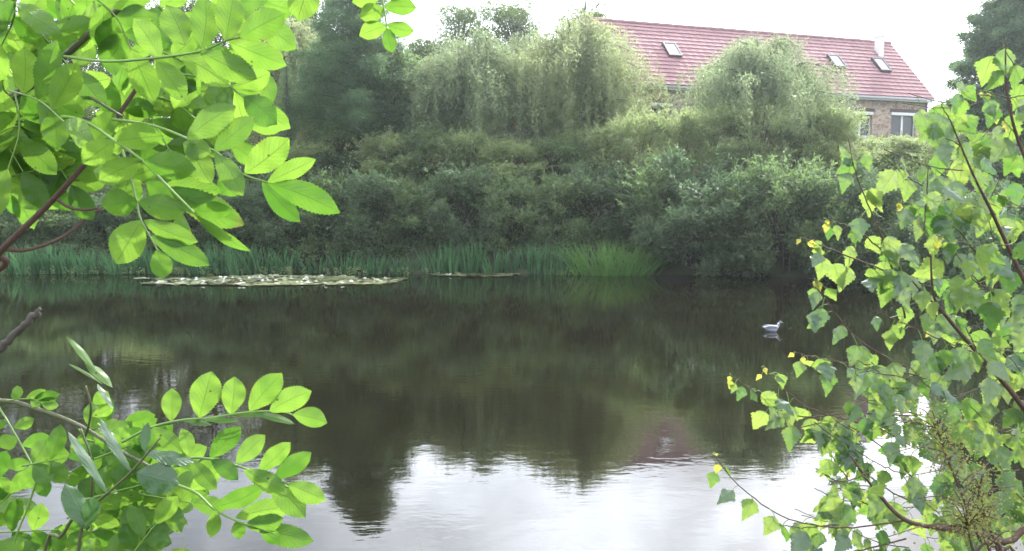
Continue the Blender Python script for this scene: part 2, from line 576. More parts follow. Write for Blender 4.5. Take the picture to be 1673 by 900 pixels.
def stone_mat():
    m, nt, out = new_mat('rubble_stone')
    tcn = nd(nt, 'ShaderNodeTexCoord')
    mp = nd(nt, 'ShaderNodeMapping'); mp.inputs['Scale'].default_value = (1, 1, 1.7)
    nt.links.new(tcn.outputs['Object'], mp.inputs[0])
    vo = nd(nt, 'ShaderNodeTexVoronoi', i_Scale=3.4); vo.feature = 'F1'
    ve = nd(nt, 'ShaderNodeTexVoronoi', i_Scale=3.4); ve.feature = 'DISTANCE_TO_EDGE'
    for q in (vo, ve): nt.links.new(mp.outputs[0], q.inputs['Vector'])
    ramp = nd(nt, 'ShaderNodeValToRGB')
    sv = nd(nt, 'ShaderNodeSeparateColor'); nt.links.new(vo.outputs['Color'], sv.inputs[0])
    nt.links.new(sv.outputs[0], ramp.inputs[0])
    e = ramp.color_ramp.elements
    e[0].color = (0.24, 0.16, 0.12, 1); e[1].color = (0.50, 0.41, 0.32, 1)
    for pos, cc in ((0.25, (0.38, 0.25, 0.19, 1)), (0.5, (0.30, 0.26, 0.24, 1)), (0.75, (0.46, 0.31, 0.22, 1))):
        x = ramp.color_ramp.elements.new(pos); x.color = cc
    ed = nd(nt, 'ShaderNodeMapRange', i_1=0.03, i_2=0.07, i_3=1.0, i_4=0.0)
    nt.links.new(ve.outputs['Distance'], ed.inputs[0])
    c = mixc(nt, ed.outputs[0], ramp.outputs[0], (0.52, 0.47, 0.39))
    p = nd(nt, 'ShaderNodeBsdfPrincipled', i_Roughness=0.9)
    nt.links.new(c, p.inputs['Base Color'])
    bp = nd(nt, 'ShaderNodeBump', i_Strength=0.6, i_Distance=0.03); bp.invert = True
    nt.links.new(ed.outputs[0], bp.inputs['Height']); nt.links.new(bp.outputs[0], p.inputs['Normal'])
    nt.links.new(p.outputs[0], out.inputs[0])
    return m


def tile_mat(name, c1, c2):
    m, nt, out = new_mat(name)
    tcn = nd(nt, 'ShaderNodeTexCoord')
    no = nd(nt, 'ShaderNodeTexNoise', i_Scale=1.3, i_Detail=6.0, i_Roughness=0.7)
    nt.links.new(tcn.outputs['Object'], no.inputs['Vector'])
    vo = nd(nt, 'ShaderNodeTexVoronoi', i_Scale=3.0)
    nt.links.new(tcn.outputs['Object'], vo.inputs['Vector'])
    c = mixc(nt, no.outputs[0], c1, c2)
    hs = nd(nt, 'ShaderNodeHueSaturation'); nt.links.new(c, hs.inputs['Color'])
    sv = nd(nt, 'ShaderNodeSeparateColor'); nt.links.new(vo.outputs['Color'], sv.inputs[0])
    mr = nd(nt, 'ShaderNodeMapRange', i_3=0.88, i_4=1.12); nt.links.new(sv.outputs[0], mr.inputs[0])
    nt.links.new(mr.outputs[0], hs.inputs['Value'])
    p = nd(nt, 'ShaderNodeBsdfPrincipled', i_Roughness=0.8)
    nt.links.new(hs.outputs[0], p.inputs['Base Color'])
    nt.links.new(p.outputs[0], out.inputs[0])
    return m


M['stone'] = stone_mat()
M['tile'] = tile_mat('red_roof_tile', (0.22, 0.11, 0.118), (0.31, 0.17, 0.175))
M['tile_orange'] = tile_mat('orange_roof_tile', (0.42, 0.17, 0.08), (0.55, 0.26, 0.13))
M['white'] = plain_mat('white_paint', (0.78, 0.78, 0.76), 0.5)
M['render_white'] = plain_mat('white_render', (0.72, 0.71, 0.68), 0.85, bump=0.3)
M['timber_dark'] = plain_mat('dark_timber', (0.09, 0.065, 0.05), 0.7, var=0.3)
M['zinc'] = plain_mat('grey_zinc', (0.34, 0.35, 0.36), 0.4, 0.6)
M['frame_dark'] = plain_mat('dark_grey_metal', (0.06, 0.06, 0.065), 0.4, 0.3)
M['glass'] = plain_mat('window_glass', (0.03, 0.035, 0.04), 0.05, 0.0)
M['sky_pane'] = plain_mat('sky_reflection_pane', (0.55, 0.57, 0.6), 0.35)  # pale colour stands in for sky reflected in the roof window panes

up = Vector((0, 0, 1))
eR = at(1524, 161, 50.0)                # right end of the eave
eL = at_z(1060, 137, eR.z)              # another point of the same eave
d_ = (eL - eR); d_.z = 0; d_.normalize()
n_ = Vector((-d_.y, d_.x, 0))
if n_.y < 0: n_ = -n_
# ridge end: eR + n*a + up*b projects to (1452, 72)
rr = ray(1452, 71)
# solve x/y = rr.x
a_ = (rr.x * eR.y - eR.x) / (n_.x - rr.x * n_.y)
yy = eR.y + n_.y * a_
b_ = CAM_Z + rr.z * yy - eR.z
LEN = 20.6
print('HOUSE', eR, eL, a_, b_, eR.z)
Oh = Vector((eR.x, eR.y, 0))
WZ0, WZ1 = 4.0, eR.z - 0.12
house = empty('stone_house', (Oh.x, Oh.y, 0))
OB = Vector((0, 0, 0))      # parts in house-local coordinates
tag(house, 'long stone house with red tiled roof and three roof windows behind the pond', 'house')
wth = 0.4
ov = 0.35                   # eave overhang: wall set back behind the eave line
bk = 2 * a_ - ov
# window openings in the front wall (u from right end), z range
wins = []
for pxa, pxb, pya, pyb in ((1456, 1497, 184, 222), (1390, 1425, 182, 220), (1062, 1096, 168, 205)):
    r0 = ray(pxa, (pya + pyb) / 2); r1 = ray(pxb, (pya + pyb) / 2)
    def hit(r):
        # front wall plane: (P - (Oh + n*ov)) . n = 0
        t = (Oh + n_ * ov).dot(n_) / (r.x * n_.x + r.y * n_.y)
        return (Vector((0, 0, CAM_Z)) + r * t)
    A, B = hit(r0), hit(r1)
    u0, u1 = sorted(((A - Oh).dot(d_), (B - Oh).dot(d_)))
    zt, zb = hit(ray((pxa + pxb) / 2, pya)).z, hit(ray((pxa + pxb) / 2, pyb)).z
    wins.append((u0, u1, zb - 0.1, zt))
wins.sort()
print('WINS', wins)
mb = MB()
u = 0.0
for (u0, u1, z0, z1) in wins:
    lbox(mb, OB, d_, n_, u, u0, ov, ov + wth, WZ0, WZ1)
    lbox(mb, OB, d_, n_, u0, u1, ov, ov + wth, WZ0, z0)
    lbox(mb, OB, d_, n_, u0, u1, ov, ov + wth, z1, WZ1)
    u = u1
lbox(mb, OB, d_, n_, u, LEN, ov, ov + wth, WZ0, WZ1)
lbox(mb, OB, d_, n_, 0, LEN, bk, bk + wth, WZ0, WZ1)
for g0 in (0.0, LEN - wth):
    lbox(mb, OB, d_, n_, g0, g0 + wth, ov + wth, bk, WZ0, WZ1)
    # gable triangle
    s0 = (a_ - ov)
    pts = []
    for uu in (g0 + 0.003, g0 + wth - 0.003):
        pts += [OB + d_ * uu + n_ * ov + up * WZ1, OB + d_ * uu + n_ * (bk + wth) + up * WZ1, OB + d_ * uu + n_ * a_ + up * (eR.z + b_ - 0.22)]
    mb.add(pts, [(0, 1, 2), (3, 5, 4), (0, 3, 4, 1), (1, 4, 5, 2), (2, 5, 3, 0)])
mb.build('wall', M['stone'], house)
# roof: stepped tile courses on both slopes
slope = (n_ * a_ + up * b_); SL = slope.length; sl = slope.normalized()
nrm = d_.cross(sl).normalized()
if nrm.z < 0: nrm = -nrm
mb = MB()
NC = 16
U0, U1 = -0.12, LEN + 0.12
for side in (0, 1):
    sv = sl if side == 0 else (n_ * -a_ + up * b_).normalized()
    o0 = Vector((0, 0, eR.z)) if side == 0 else Vector((0, 0, eR.z)) + n_ * (2 * a_)
    nm = nrm if side == 0 else Vector((nrm.x, nrm.y, 0)) * -1 + up * nrm.z
    for k in range(NC):
        s0, s1 = SL * k / NC, SL * (k + 1) / NC
        lo = 0.065; hi = 0.02
        # profile wave along u for interlocking tiles
        nu = 92 if side == 0 else 2
        P0, P1, Pb = [], [], []
        for i in range(nu + 1):
            uu = U0 + (U1 - U0) * i / nu
            w = 0.009 * math.cos(i * math.pi) if nu > 2 else 0
            P0.append(o0 + d_ * uu + sv * s0 + nm * (lo + w))
            P1.append(o0 + d_ * uu + sv * s1 + nm * (hi + w))
            Pb.append(o0 + d_ * uu + sv * s0 + nm * 0.0)
        m_ = nu + 1
        mb.add(P0 + P1 + Pb, [(i, i + 1, m_ + i + 1, m_ + i) for i in range(nu)] + [(2 * m_ + i, 2 * m_ + i + 1, i + 1, i) for i in range(nu)])
    # underside slab
    q = [o0 + d_ * U0 - nm * 0.1, o0 + d_ * U1 - nm * 0.1, o0 + d_ * U1 + sv * SL - nm * 0.1, o0 + d_ * U0 + sv * SL - nm * 0.1]
    q2 = [x + nm * 0.098 for x in q]
    mb.hexa(q + q2)
roof = mb.build('roof', M['tile'], house)
mb = MB()
rp = [Vector((0, 0, eR.z + b_ + 0.03)) + n_ * a_ + d_ * (U0 + (U1 - U0) * i / 60) + up * (0.02 if i % 2 else 0) for i in range(61)]
mb.tube(rp, 0.11, 8)
mb.build('ridge_cap', M['tile'], roof)
# gutter, fascia
mb = MB(); lbox(mb, OB, d_, n_, -0.1, LEN + 0.1, -0.10, 0.02, eR.z - 0.13, eR.z - 0.02); mb.build('gutter', M['zinc'], house)
mb = MB(); lbox(mb, OB, d_, n_, -0.05, LEN, 0.03, 0.35, eR.z - 0.22, eR.z - 0.135); mb.build('soffit', M['white'], house)
mb = MB(); mb.tube([d_ * 0.12 + n_ * 0.27 + up * (eR.z - 0.2), d_ * 0.12 + n_ * 0.27 + up * 4.4], 0.05, 8); mb.build('downpipe', M['zinc'], house)
# chimney: near the ridge at right, pixel 1438
def roof_hit(px, py):
    r = ray(px, py); c0 = Vector((0, 0, CAM_Z)); o = Oh + up * eR.z
    t = (o - c0).dot(nrm) / r.dot(nrm)
    return c0 + r * t - Oh
ch = roof_hit(1437, 90)
cu, cv = ch.dot(d_), ch.dot(n_)
mb = MB()
lbox(mb, OB, d_, n_, cu - 0.17, cu + 0.17, cv - 0.15, cv + 0.25, ch.z - 0.5, eR.z + b_ + 0.15)
lbox(mb, OB, d_, n_, cu - 0.21, cu + 0.21, cv - 0.19, cv + 0.29, eR.z + b_ + 0.15, eR.z + b_ + 0.24)
chim = mb.build('chimney', M['render_white'], roof)
mb = MB(); mb.tube([d_ * cu + n_ * (cv + 0.08) + up * (eR.z + b_ + 0.24), d_ * cu + n_ * (cv + 0.08) + up * (eR.z + b_ + 0.55)], [0.12, 0.10], 10)
mb.build('chimney_pot', M['render_white'], chim)
# aerial on the ridge
an = Vector((0, 0, 0)) + d_ * ((at(1258, 56, 49.5) - Oh).dot(d_)) + n_ * a_
mb = MB(); zt = eR.z + b_
mb.tube([an + up * (zt - 0.1), an + up * (zt + 0.75)], 0.02, 6)
for k in range(4):
    c0 = an + up * (zt + 0.45 + 0.08 * k)
    mb.tube([c0 - d_ * 0.18, c0 + d_ * 0.18], 0.01, 5)
mb.build('aerial', M['zinc'], roof)
# roof windows
for k, (c4, mat, lab) in enumerate((((1079, 73, 1110, 95), 'sky_pane', 'closed roof window with a pane coloured pale for reflected sky'), ((1348, 93, 1378, 113), 'sky_pane', None), ((1421, 98, 1451, 119), 'sky_pane', None))):
    x0, y0, x1, y1 = c4
    a = roof_hit(x0 + 8, y0); b = roof_hit(x1 - 4, y1)
    uc = (a.dot(d_) + b.dot(d_)) / 2
    s_a = a.dot(sl) - eR.z * sl.z; s_b = b.dot(sl) - eR.z * sl.z
    s0, s1 = min(s_a, s_b), max(s_a, s_b)
    w = 0.80
    o = up * eR.z + d_ * (uc - w / 2) + sl * s0 + nrm * 0.06
    mb = MB()
    t = 0.09
    h = nrm * 0.14
    L_ = s1 - s0
    mb.box(o, d_ * w, sl * t, h); mb.box(o + sl * (L_ - t), d_ * w, sl * t, h)
    mb.box(o + sl * t, d_ * t, sl * (L_ - 2 * t), h); mb.box(o + sl * t + d_ * (w - t), d_ * t, sl * (L_ - 2 * t), h)
    f = mb.build('roof_window', M['frame_dark'], roof)
    if lab: f['label'] = lab
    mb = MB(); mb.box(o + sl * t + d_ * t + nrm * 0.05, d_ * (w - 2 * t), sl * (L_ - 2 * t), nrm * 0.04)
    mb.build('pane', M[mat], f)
# facade windows
for k, (u0, u1, z0, z1) in enumerate(wins):
    mb = MB(); t = 0.07
    v0, v1 = ov + 0.16, ov + 0.24
    lbox(mb, OB, d_, n_, u0 + .003, u0 + t, v0, v1, z0 + .003, z1); lbox(mb, OB, d_, n_, u1 - t, u1 - .003, v0, v1, z0 + .003, z1)
    lbox(mb, OB, d_, n_, u0 + t, u1 - t, v0, v1, z0 + .003, z0 + t); lbox(mb, OB, d_, n_, u0 + t, u1 - t, v0, v1, z1 - t, z1 - .003)
    um = (u0 + u1) / 2
    lbox(mb, OB, d_, n_, um - 0.07, um + 0.07, v0 - 0.01, v1, z0 + t, z1 - t)
    w_ = mb.build('window', M['white'], house)
    mb = MB(); lbox(mb, OB, d_, n_, u0 + t, u1 - t, v0 + 0.03, v0 + 0.05, z0 + t, z1 - t); mb.build('pane', M['glass'], w_)
    mb = MB(); lbox(mb, OB, d_, n_, u0 - 0.02, u1 + 0.02, ov - 0.04, ov + 0.12, z1 - 0.16, z1 + 0.0); mb.build('shutter_box', M['white'], w_)
    mb = MB(); lbox(mb, OB, d_, n_, u0 - 0.12, u1 + 0.12, ov - 0.03, ov + 0.1, z1 + 0.005, z1 + 0.20); mb.build('lintel', M['timber_dark'], w_)
    mb = MB(); lbox(mb, OB, d_, n_, u0 - 0.08, u1 + 0.08, ov - 0.08, ov + 0.1, z0 - 0.1, z0 - 0.003); mb.build('sill', M['render_white'], w_)

# lower outbuilding whose orange roof shows between the willows
so = at(905, 210, 42.0)
shed = empty('outbuilding', (so.x, so.y, 0))
tag(shed, 'low outbuilding with an orange tiled roof, half hidden between the weeping willows', 'outbuilding')
zb = gz(so.x, so.y) - 0.4
ez = so.z
mb = MB()
dd = Vector((-1, -0.15, 0)).normalized(); nn = Vector((-dd.y, dd.x, 0)); nn = nn if nn.y > 0 else -nn
WL, WD = 3.2, 3.0
lbox(mb, OB, dd, nn, 0, WL, 0.2, WD, zb, ez - 0.05)
mb.build('wall', M['stone'], shed)
mb = MB()
sv = (nn * 1.0 + up * 0.75).normalized(); nm = dd.cross(sv).normalized(); nm = nm if nm.z > 0 else -nm
for k in range(9):
    o = up * ez + dd * -0.2 + sv * (k * 0.27)
    mb.add([o + nm * 0.1, o + dd * (WL + .4) + nm * 0.1, o + dd * (WL + .4) + sv * 0.27 + nm * 0.04, o + sv * 0.27 + nm * 0.04, o, o + dd * (WL + .4)],
           [(0, 1, 2, 3), (4, 5, 1, 0)])
o = up * (ez - 0.06) + dd * -0.2
mb.box(o, dd * (WL + .4), sv * 2.43, nm * 0.055)
mb.build('roof', M['tile_orange'], shed)


# ------------------------------------------------------------------ trees far away
def lumps_foliage(lumps, n, L, W, shell=0.75, updir=0.25):
    """leaves around ellipsoid lumps: list of (centre, radius vector)"""
    C = np.array([l[0] for l in lumps]); Rr = np.array([l[1] for l in lumps])
    wgt = (Rr.prod(1)) ** (2 / 3); wgt /= wgt.sum()
    idx = rng.choice(len(lumps), n, p=wgt)
    D = unit(rng.normal(size=(n, 3)))
    r = shell + (1 - shell) * rng.random(n) ** 0.7
    inner = rng.random(n) < 0.3
    r = np.where(inner, rng.random(n) ** 0.5, r) * (0.85 + 0.4 * rng.random(n) ** 3)
    P = C[idx] + D * Rr[idx] * r[:, None]
    dirs = D * 0.8 + rng.normal(size=(n, 3)) * 0.55 + np.array([0, 0, updir])
    return leaf_quads(P, dirs, L * (0.7 + 0.6 * rng.random(n)), W * (0.7 + 0.6 * rng.random(n)))


def sprig_foliage(n_s, base_fn, leaf_n, L, W):
    """arching shoots carrying leaves; base_fn -> (start, direction, length)"""
    out = []
    for _ in range(n_s):
        s, d, ln, sag = base_fn()
        t = rng.random(leaf_n) ** 0.8
        s = np.array(s); d = np.array(d) / np.linalg.norm(d)
        P = s + d * (t * ln)[:, None] + np.array([0, 0, -1.0]) * (sag * ln * t ** 2)[:, None]
        P += rng.normal(size=(leaf_n, 3)) * 0.02
        tang = d + np.array([0, 0, -1.0]) * (2 * sag * t)[:, None]
        dirs = unit(tang) * 0.8 + rng.normal(size=(leaf_n, 3)) * 0.5
        out.append(leaf_quads(P, dirs, L * (0.7 + 0.6 * rng.random(leaf_n)), W * (0.8 + 0.4 * rng.random(leaf_n))))
    return np.concatenate(out)


def shrub_mesh(seed, rad=1.7, h=4.2, n=8000, L=0.17, W=0.065, shoots=260):
    rr_ = random.Random(seed)
    lumps = []
    for k in range(52):
        a = rr_.uniform(0, 2 * math.pi); f = rr_.random() ** 0.45
        zf = rr_.uniform(0.03, 0.86)
        wid = math.sin(math.pi * min(1, (zf * 0.8 + 0.22))) ** 0.5
        c = (math.cos(a) * rad * f * wid, math.sin(a) * rad * f * wid, zf * h)
        s = rr_.uniform(0.22, 0.55)
        lumps.append((c, (s, s, s * rr_.uniform(0.6, 0.9))))
    Q = lumps_foliage(lumps, n, L, W, 0.8, 0.2)

    def bf():
        l = rr_.choice(lumps); c = l[0]
        v = (c[0] * 0.4 + rr_.gauss(0, .5), c[1] * 0.4 + rr_.gauss(0, .5), 0.55 + rr_.random() * (1.2 if c[2] > h * 0.5 else 0.3))
        return (c[0] + rr_.gauss(0, .2), c[1] + rr_.gauss(0, .2), c[2]), v, rr_.uniform(0.5, 1.15), rr_.uniform(0.0, 0.45)
    S = sprig_foliage(shoots, bf, 20, L * .85, W * .8)
    Q = np.concatenate([Q, S])
    Q = Q[Q[:, 0, 2] > 0.02]
    return quads_mesh('crown', Q)


def shrub_stems(seed, rad, h):
    rr_ = random.Random(seed)
    mb = MB()
    for k in range(9):
        a = rr_.uniform(0, 6.28)
        e = Vector((math.cos(a) * rad * rr_.uniform(.2, .8), math.sin(a) * rad * rr_.uniform(.2, .8), h * rr_.uniform(.55, .9)))
        p = smooth_path([(math.cos(a) * .12, math.sin(a) * .12, -0.3), (e.x * .3, e.y * .3, h * .35), e], 4, 0.015)
        mb.tube(p, lerp_r(len(p), 0.045, 0.012), 5)
    return mb.mesh('stems')


def plant(name, parts, loc, rz=0, sc=1.0, label=None, cat=None, group=None):
    root = empty(name, loc, rz)
    root.scale = (sc, sc, sc) if not hasattr(sc, '__len__') else sc
    for pn, me_, mat in parts:
        obj(pn, me_, root, mat)
    tag(root, label, cat, group)
    return root


ORD = ['nearest', 'second', 'third', 'fourth', 'fifth', 'sixth', 'seventh', 'eighth', 'ninth', 'tenth', 'eleventh', 'twelfth', 'thirteenth',
       'fourteenth', 'fifteenth', 'sixteenth', 'seventeenth', 'eighteenth', 'nineteenth', 'twentieth', 'twenty-first', 'twenty-second',
       'twenty-third', 'twenty-fourth', 'twenty-fifth', 'twenty-sixth', 'twenty-seventh', 'twenty-eighth']

# shrub variants
protos = {}
for key, seeds, mat, kw in (('dark', (1, 2, 3), 'shrub_dark', dict(n=8500, shoots=240)), ('grey', (4, 5, 6), 'shrub', dict(n=7500, shoots=320)),
                            ('olive', (7, 8, 9), 'olive', dict(n=7000, shoots=460, h=4.4, L=0.17, W=0.052))):
    for s in seeds:
        pr = plant('willow_shrub', [('crown', shrub_mesh(s, **kw), M[mat]), ('stems', shrub_stems(s, 1.5, 4.0), M['bark_dark'])], (0, 0, 0))
        protos.setdefault(key, []).append([pr, False])


def put_shrub(key, i, px, Yd, topy, label, group, wide=1.0, low=.15):
    e = protos[key][i % 3]
    x = at(px, 300, Yd).x
    z = gz(x, Yd) - low
    top = at(px, topy, Yd).z
    s = max(0.35, (top - z) / 4.35) * random.uniform(.93, 1.08)
    if not e[1]:
        o = e[0]; e[1] = True
    else:
        o = copy_tree(e[0])
    o.location = (x, Yd, z)
    o.rotation_euler = (0, 0, random.uniform(0, 6.28))
    w = wide * random.uniform(0.95, 1.15)
    o.scale = (max(0.9 * w, s * 0.95 * w), max(0.9 * w, s * 0.95 * w), s)
    tag(o, label, 'shrub', group)


# front row, right to left
front = [(1640, 22.5, 300, 'dark'), (1600, 25.0, 285, 'dark'), (1535, 27.6, 290, 'grey'), (1455, 29.6, 285, 'dark'), (1375, 31.0, 262, 'dark'), (1290, 31.8, 238, 'grey'), (1215, 32.4, 262, 'grey'),
         (1135, 32.8, 246, 'dark'), (1065, 34.6, 258, 'grey'), (985, 35.3, 262, 'dark'), (910, 35.2, 275, 'grey'), (835, 35.3, 272, 'grey'), (755, 35.2, 262, 'dark'),
         (680, 35.3, 285, 'grey'), (610, 35.0, 262, 'dark'), (540, 35.2, 285, 'grey'), (465, 35.3, 275, 'dark'), (390, 35.5, 300, 'dark'), (310, 35.6, 290, 'dark'), (230, 35.7, 300, 'grey'), (150, 35.8, 310, 'dark'), (60, 35.9, 300, 'grey'), (-20, 36, 290, 'dark')]
for i, (px, Yd, ty, k) in enumerate(front):
    what = {'dark': 'dark grey green willow shrub', 'grey': 'mid green leafy willow shrub'}[k]
    put_shrub(k, i, px, Yd - (.55 if px < 1100 else 0), ty + random.uniform(-8, 8), '%s at the far waterline, %s from the poplar sapling' % (what, ORD[i]), 'shrubs in the front row along the water', low=.9 if px < 1100 else .35)
back = [(1640, 33, 225, 'dark'), (1570, 36, 215, 'olive'), (1500, 38, 224, 'olive'), (1432, 38.5, 236, 'olive'), (1352, 37, 188, 'olive'), (1300, 37.2, 168, 'olive'), (1235, 36.6, 160, 'olive'), (1170, 37.3, 170, 'olive'), (1105, 37, 180, 'olive'), (1040, 37.2, 188, 'olive'),
        (975, 38.0, 205, 'olive'), (905, 37.8, 214, 'grey'), (835, 37.8, 212, 'olive'), (765, 37.9, 222, 'olive'), (700, 37.8, 206, 'grey'), (640, 38.0, 214, 'olive'), (560, 38.2, 244, 'dark'), (490, 38.4, 232, 'olive'),
        (410, 38.6, 240, 'grey'), (330, 38.8, 235, 'dark'), (240, 39, 262, 'olive'), (150, 39.5, 270, 'grey'), (60, 39.2, 240, 'dark'), (-20, 39.6, 230, 'dark')]
for i, (px, Yd, ty, k) in enumerate(back):
    what = {'dark': 'dark bushy shrub', 'grey': 'grey green bushy shrub', 'olive': 'pale olive willow bush'}[k]
    put_shrub(k, i + 1, px, Yd, ty + random.uniform(-8, 8), '%s on the slope behind the waterline, %s from the poplar sapling' % (what, ORD[i]), 'shrubs on the slope behind the front row')


def limb_tree(mb, h, lumps, r0, rr_):
    """trunk and limbs reaching to lumps"""
    p = smooth_path([(0, 0, -0.4), (rr_.gauss(0, .1), rr_.gauss(0, .1), h * .3), (rr_.gauss(0, .25), rr_.gauss(0, .25), h * .65), (0, 0, h * .93)], 6)
    mb.tube(p, lerp_r(len(p), r0, r0 * .15), 9)
    for c, s in lumps:
        z0 = max(h * .18, min(c[2] * 0.75, h * .8)); q = p[min(len(p) - 1, int(z0 / h * len(p)))]
        e = Vector(c)
        pp = smooth_path([q, q.lerp(e, .5) + Vector((0, 0, -.15 * h * .1)), e], 4, 0.03)
        mb.tube(pp, lerp_r(len(pp), r0 * .35, r0 * .06), 5)


def broad_tree(name, seed, px, Yd, topy, rad, n, mat, label, group=None, L=0.16, W=0.09, clear=0.25, nl=26, cat='tree', bark='bark_dark'):
    rr_ = random.Random(seed)
    x = at(px, 300, Yd).x; z = gz(x, Yd)
    h = at(px, topy, Yd).z - z
    lumps = []
    for k in range(nl):
        zf = clear + (1 - clear) * rr_.random() ** 0.8
        wd = math.sin(math.pi * (0.12 + 0.80 * (zf - clear) / (1 - clear))) ** .6
        a = rr_.uniform(0, 6.28); f = rr_.uniform(.35, 1.0)
        s = rad * rr_.uniform(.20, .40)
        lumps.append(((math.cos(a) * rad * f * wd * .8, math.sin(a) * rad * f * wd * .8, zf * h * 0.95), (s, s, s * rr_.uniform(.55, .8))))
    Q = lumps_foliage(lumps, n, L, W, 0.55, 0.0)
    mb = MB(); limb_tree(mb, h, lumps, 0.03 * h, rr_)
    return plant(name, [('crown', quads_mesh('crown', Q), M[mat]), ('trunk', mb.mesh('trunk'), M[bark])], (x, Yd, z), 0, 1.0, label, cat, group)


def weeping_willow(seed, px, Yd, topy, rad, strands, mat, label, low=0.12, fall=1.0):
    rr_ = random.Random(seed)
    x = at(px, 300, Yd).x; z = gz(x, Yd)
    h = at(px, topy, Yd).z - z
    mb = MB()
    p = smooth_path([(0, 0, -.4), (rr_.gauss(0, .1), 0, h * .3), (rr_.gauss(0, .3), rr_.gauss(0, .2), h * .55)], 5)
    mb.tube(p, lerp_r(len(p), .22, .13), 9)
    arcs = []
    rad *= 1.35
    for k in range(70):
        a = k * 2.399 + rr_.uniform(-.3, .3)
        f = rr_.uniform(.12, 1.0) ** .8
        top = h * (1 - .42 * rr_.random() ** 1.6) * (1 - 0.30 * f * f)
        s = p[rr_.randrange(len(p) // 2, len(p))]
        e = Vector((math.cos(a) * rad * f, math.sin(a) * rad * f, top * rr_.uniform(.84, .97)))
        m_ = Vector((e.x * .5, e.y * .5, top))
        ap = smooth_path([s, s.lerp(m_, .55) + Vector((0, 0, .1)), m_, e], 5, .02)
        arcs.append(ap)
        mb.tube(ap, lerp_r(len(ap), .07, .008), 5)
    Q = []
    for k in range(strands):
        ap = arcs[rr_.randrange(len(arcs))]
        i = rr_.randrange(len(ap) // 2, len(ap))
        q = ap[i]
        s = np.array(q) + rng.normal(size=3) * np.array([.28, .28, .14])
        zmax = s[2]
        ln = min(zmax - h * low, (0.25 + 0.75 * rr_.random() ** 1.3) * h * .46 * fall)
        if ln < .4: ln = .4
        nl = int(ln / 0.055)
        t = np.sort(rng.random(nl))
        oa = math.atan2(s[1], s[0]); out_ = np.array([math.cos(oa), math.sin(oa), 0.0])
        bow = rr_.uniform(.05, .35)
        P = s + out_ * (bow * (1 - (1 - np.minimum(1, t * ln / 1.0)) ** 2))[:, None] + np.array([0, 0, -1.0]) * (t * ln)[:, None]
        P += (0.11 * np.sin(t * 5 + k))[:, None] * np.array([0.6, 0.4, 0]) + rng.normal(size=(nl, 3)) * .045
        dirs = np.array([0, 0, -1.0]) + rng.normal(size=(nl, 3)) * .75
        Q.append(leaf_quads(P, dirs, 0.17 * (0.7 + 0.6 * rng.random(nl)), 0.040, 0.05))
    # short upright fluff on top
    for ap in arcs:
        for q in ap[len(ap) // 3:]:
            nl = 26
            P = np.array(q) + rng.normal(size=(nl, 3)) * np.array([.22, .22, .15])
            dirs = rng.normal(size=(nl, 3)) * .6 + np.array([0, 0, -.2])
            Q.append(leaf_quads(P, dirs, 0.17, 0.042))
    Q = np.concatenate(Q)
    return plant('weeping_willow', [('crown', quads_mesh('crown', Q), M[mat]), ('trunk', mb.mesh('trunk'), M['bark'])], (x, Yd, z), 0, 1.0, label, 'tree')


def feather_tree(seed, px, Yd, topy, rad, mat, label, n_br=70, name='larch_tree', L=0.14, W=0.03, low=.12, dens=150, shape=1.0):
    rr_ = random.Random(seed)
    x = at(px, 300, Yd).x; z = gz(x, Yd)
    h = at(px, topy, Yd).z - z
    mb = MB()
    mb.tube([(0, 0, -.4), (0.03, 0, h * .5), (0, 0, h)], [.2, .11, .015], 9)
    Q = []
    for k in range(n_br):
        zf = low + (1 - low) * (k + rr_.random()) / n_br
        a = k * 2.399 + rr_.uniform(-.4, .4)
        ln = rad * (1 - ((zf - low) / (1 - low)) ** shape * .85) * rr_.uniform(.65, 1.1)
        s = Vector((0, 0, zf * h)); e = s + Vector((math.cos(a) * ln, math.sin(a) * ln, ln * rr_.uniform(-.1, .3)))
        pp = smooth_path([s, s.lerp(e, .5) + Vector((0, 0, .08 * ln)), e], 4)
        mb.tube(pp, lerp_r(len(pp), .035, .008), 4)
        nn_ = int(dens * (ln + .3))
        t = rng.random(nn_) ** .7
        pe = np.array([list(q) for q in pp]); ti = t * (len(pp) - 1); i0 = np.minimum(ti.astype(int), len(pp) - 2); fr = (ti - i0)[:, None]
        P = pe[i0] * (1 - fr) + pe[i0 + 1] * fr
        sp_ = (.10 + .22 * ln * t * (1 - t) * 2)[:, None]
        P = P + rng.normal(size=(nn_, 3)) * sp_ * np.array([1, 1, .45]) - np.array([0, 0, 1.0]) * (rng.random(nn_) ** 2 * .35)[:, None]
        dirs = np.array([math.cos(a), math.sin(a), -.35]) * .6 + rng.normal(size=(nn_, 3)) * .5
        Q.append(leaf_quads(P, dirs, L * (0.7 + 0.6 * rng.random(nn_)), W))
    return plant(name, [('crown', quads_mesh('crown', np.concatenate(Q)), M[mat]), ('trunk', mb.mesh('trunk'), M['bark_dark'])], (x, Yd, z), 0, 1.0, label, 'tree')


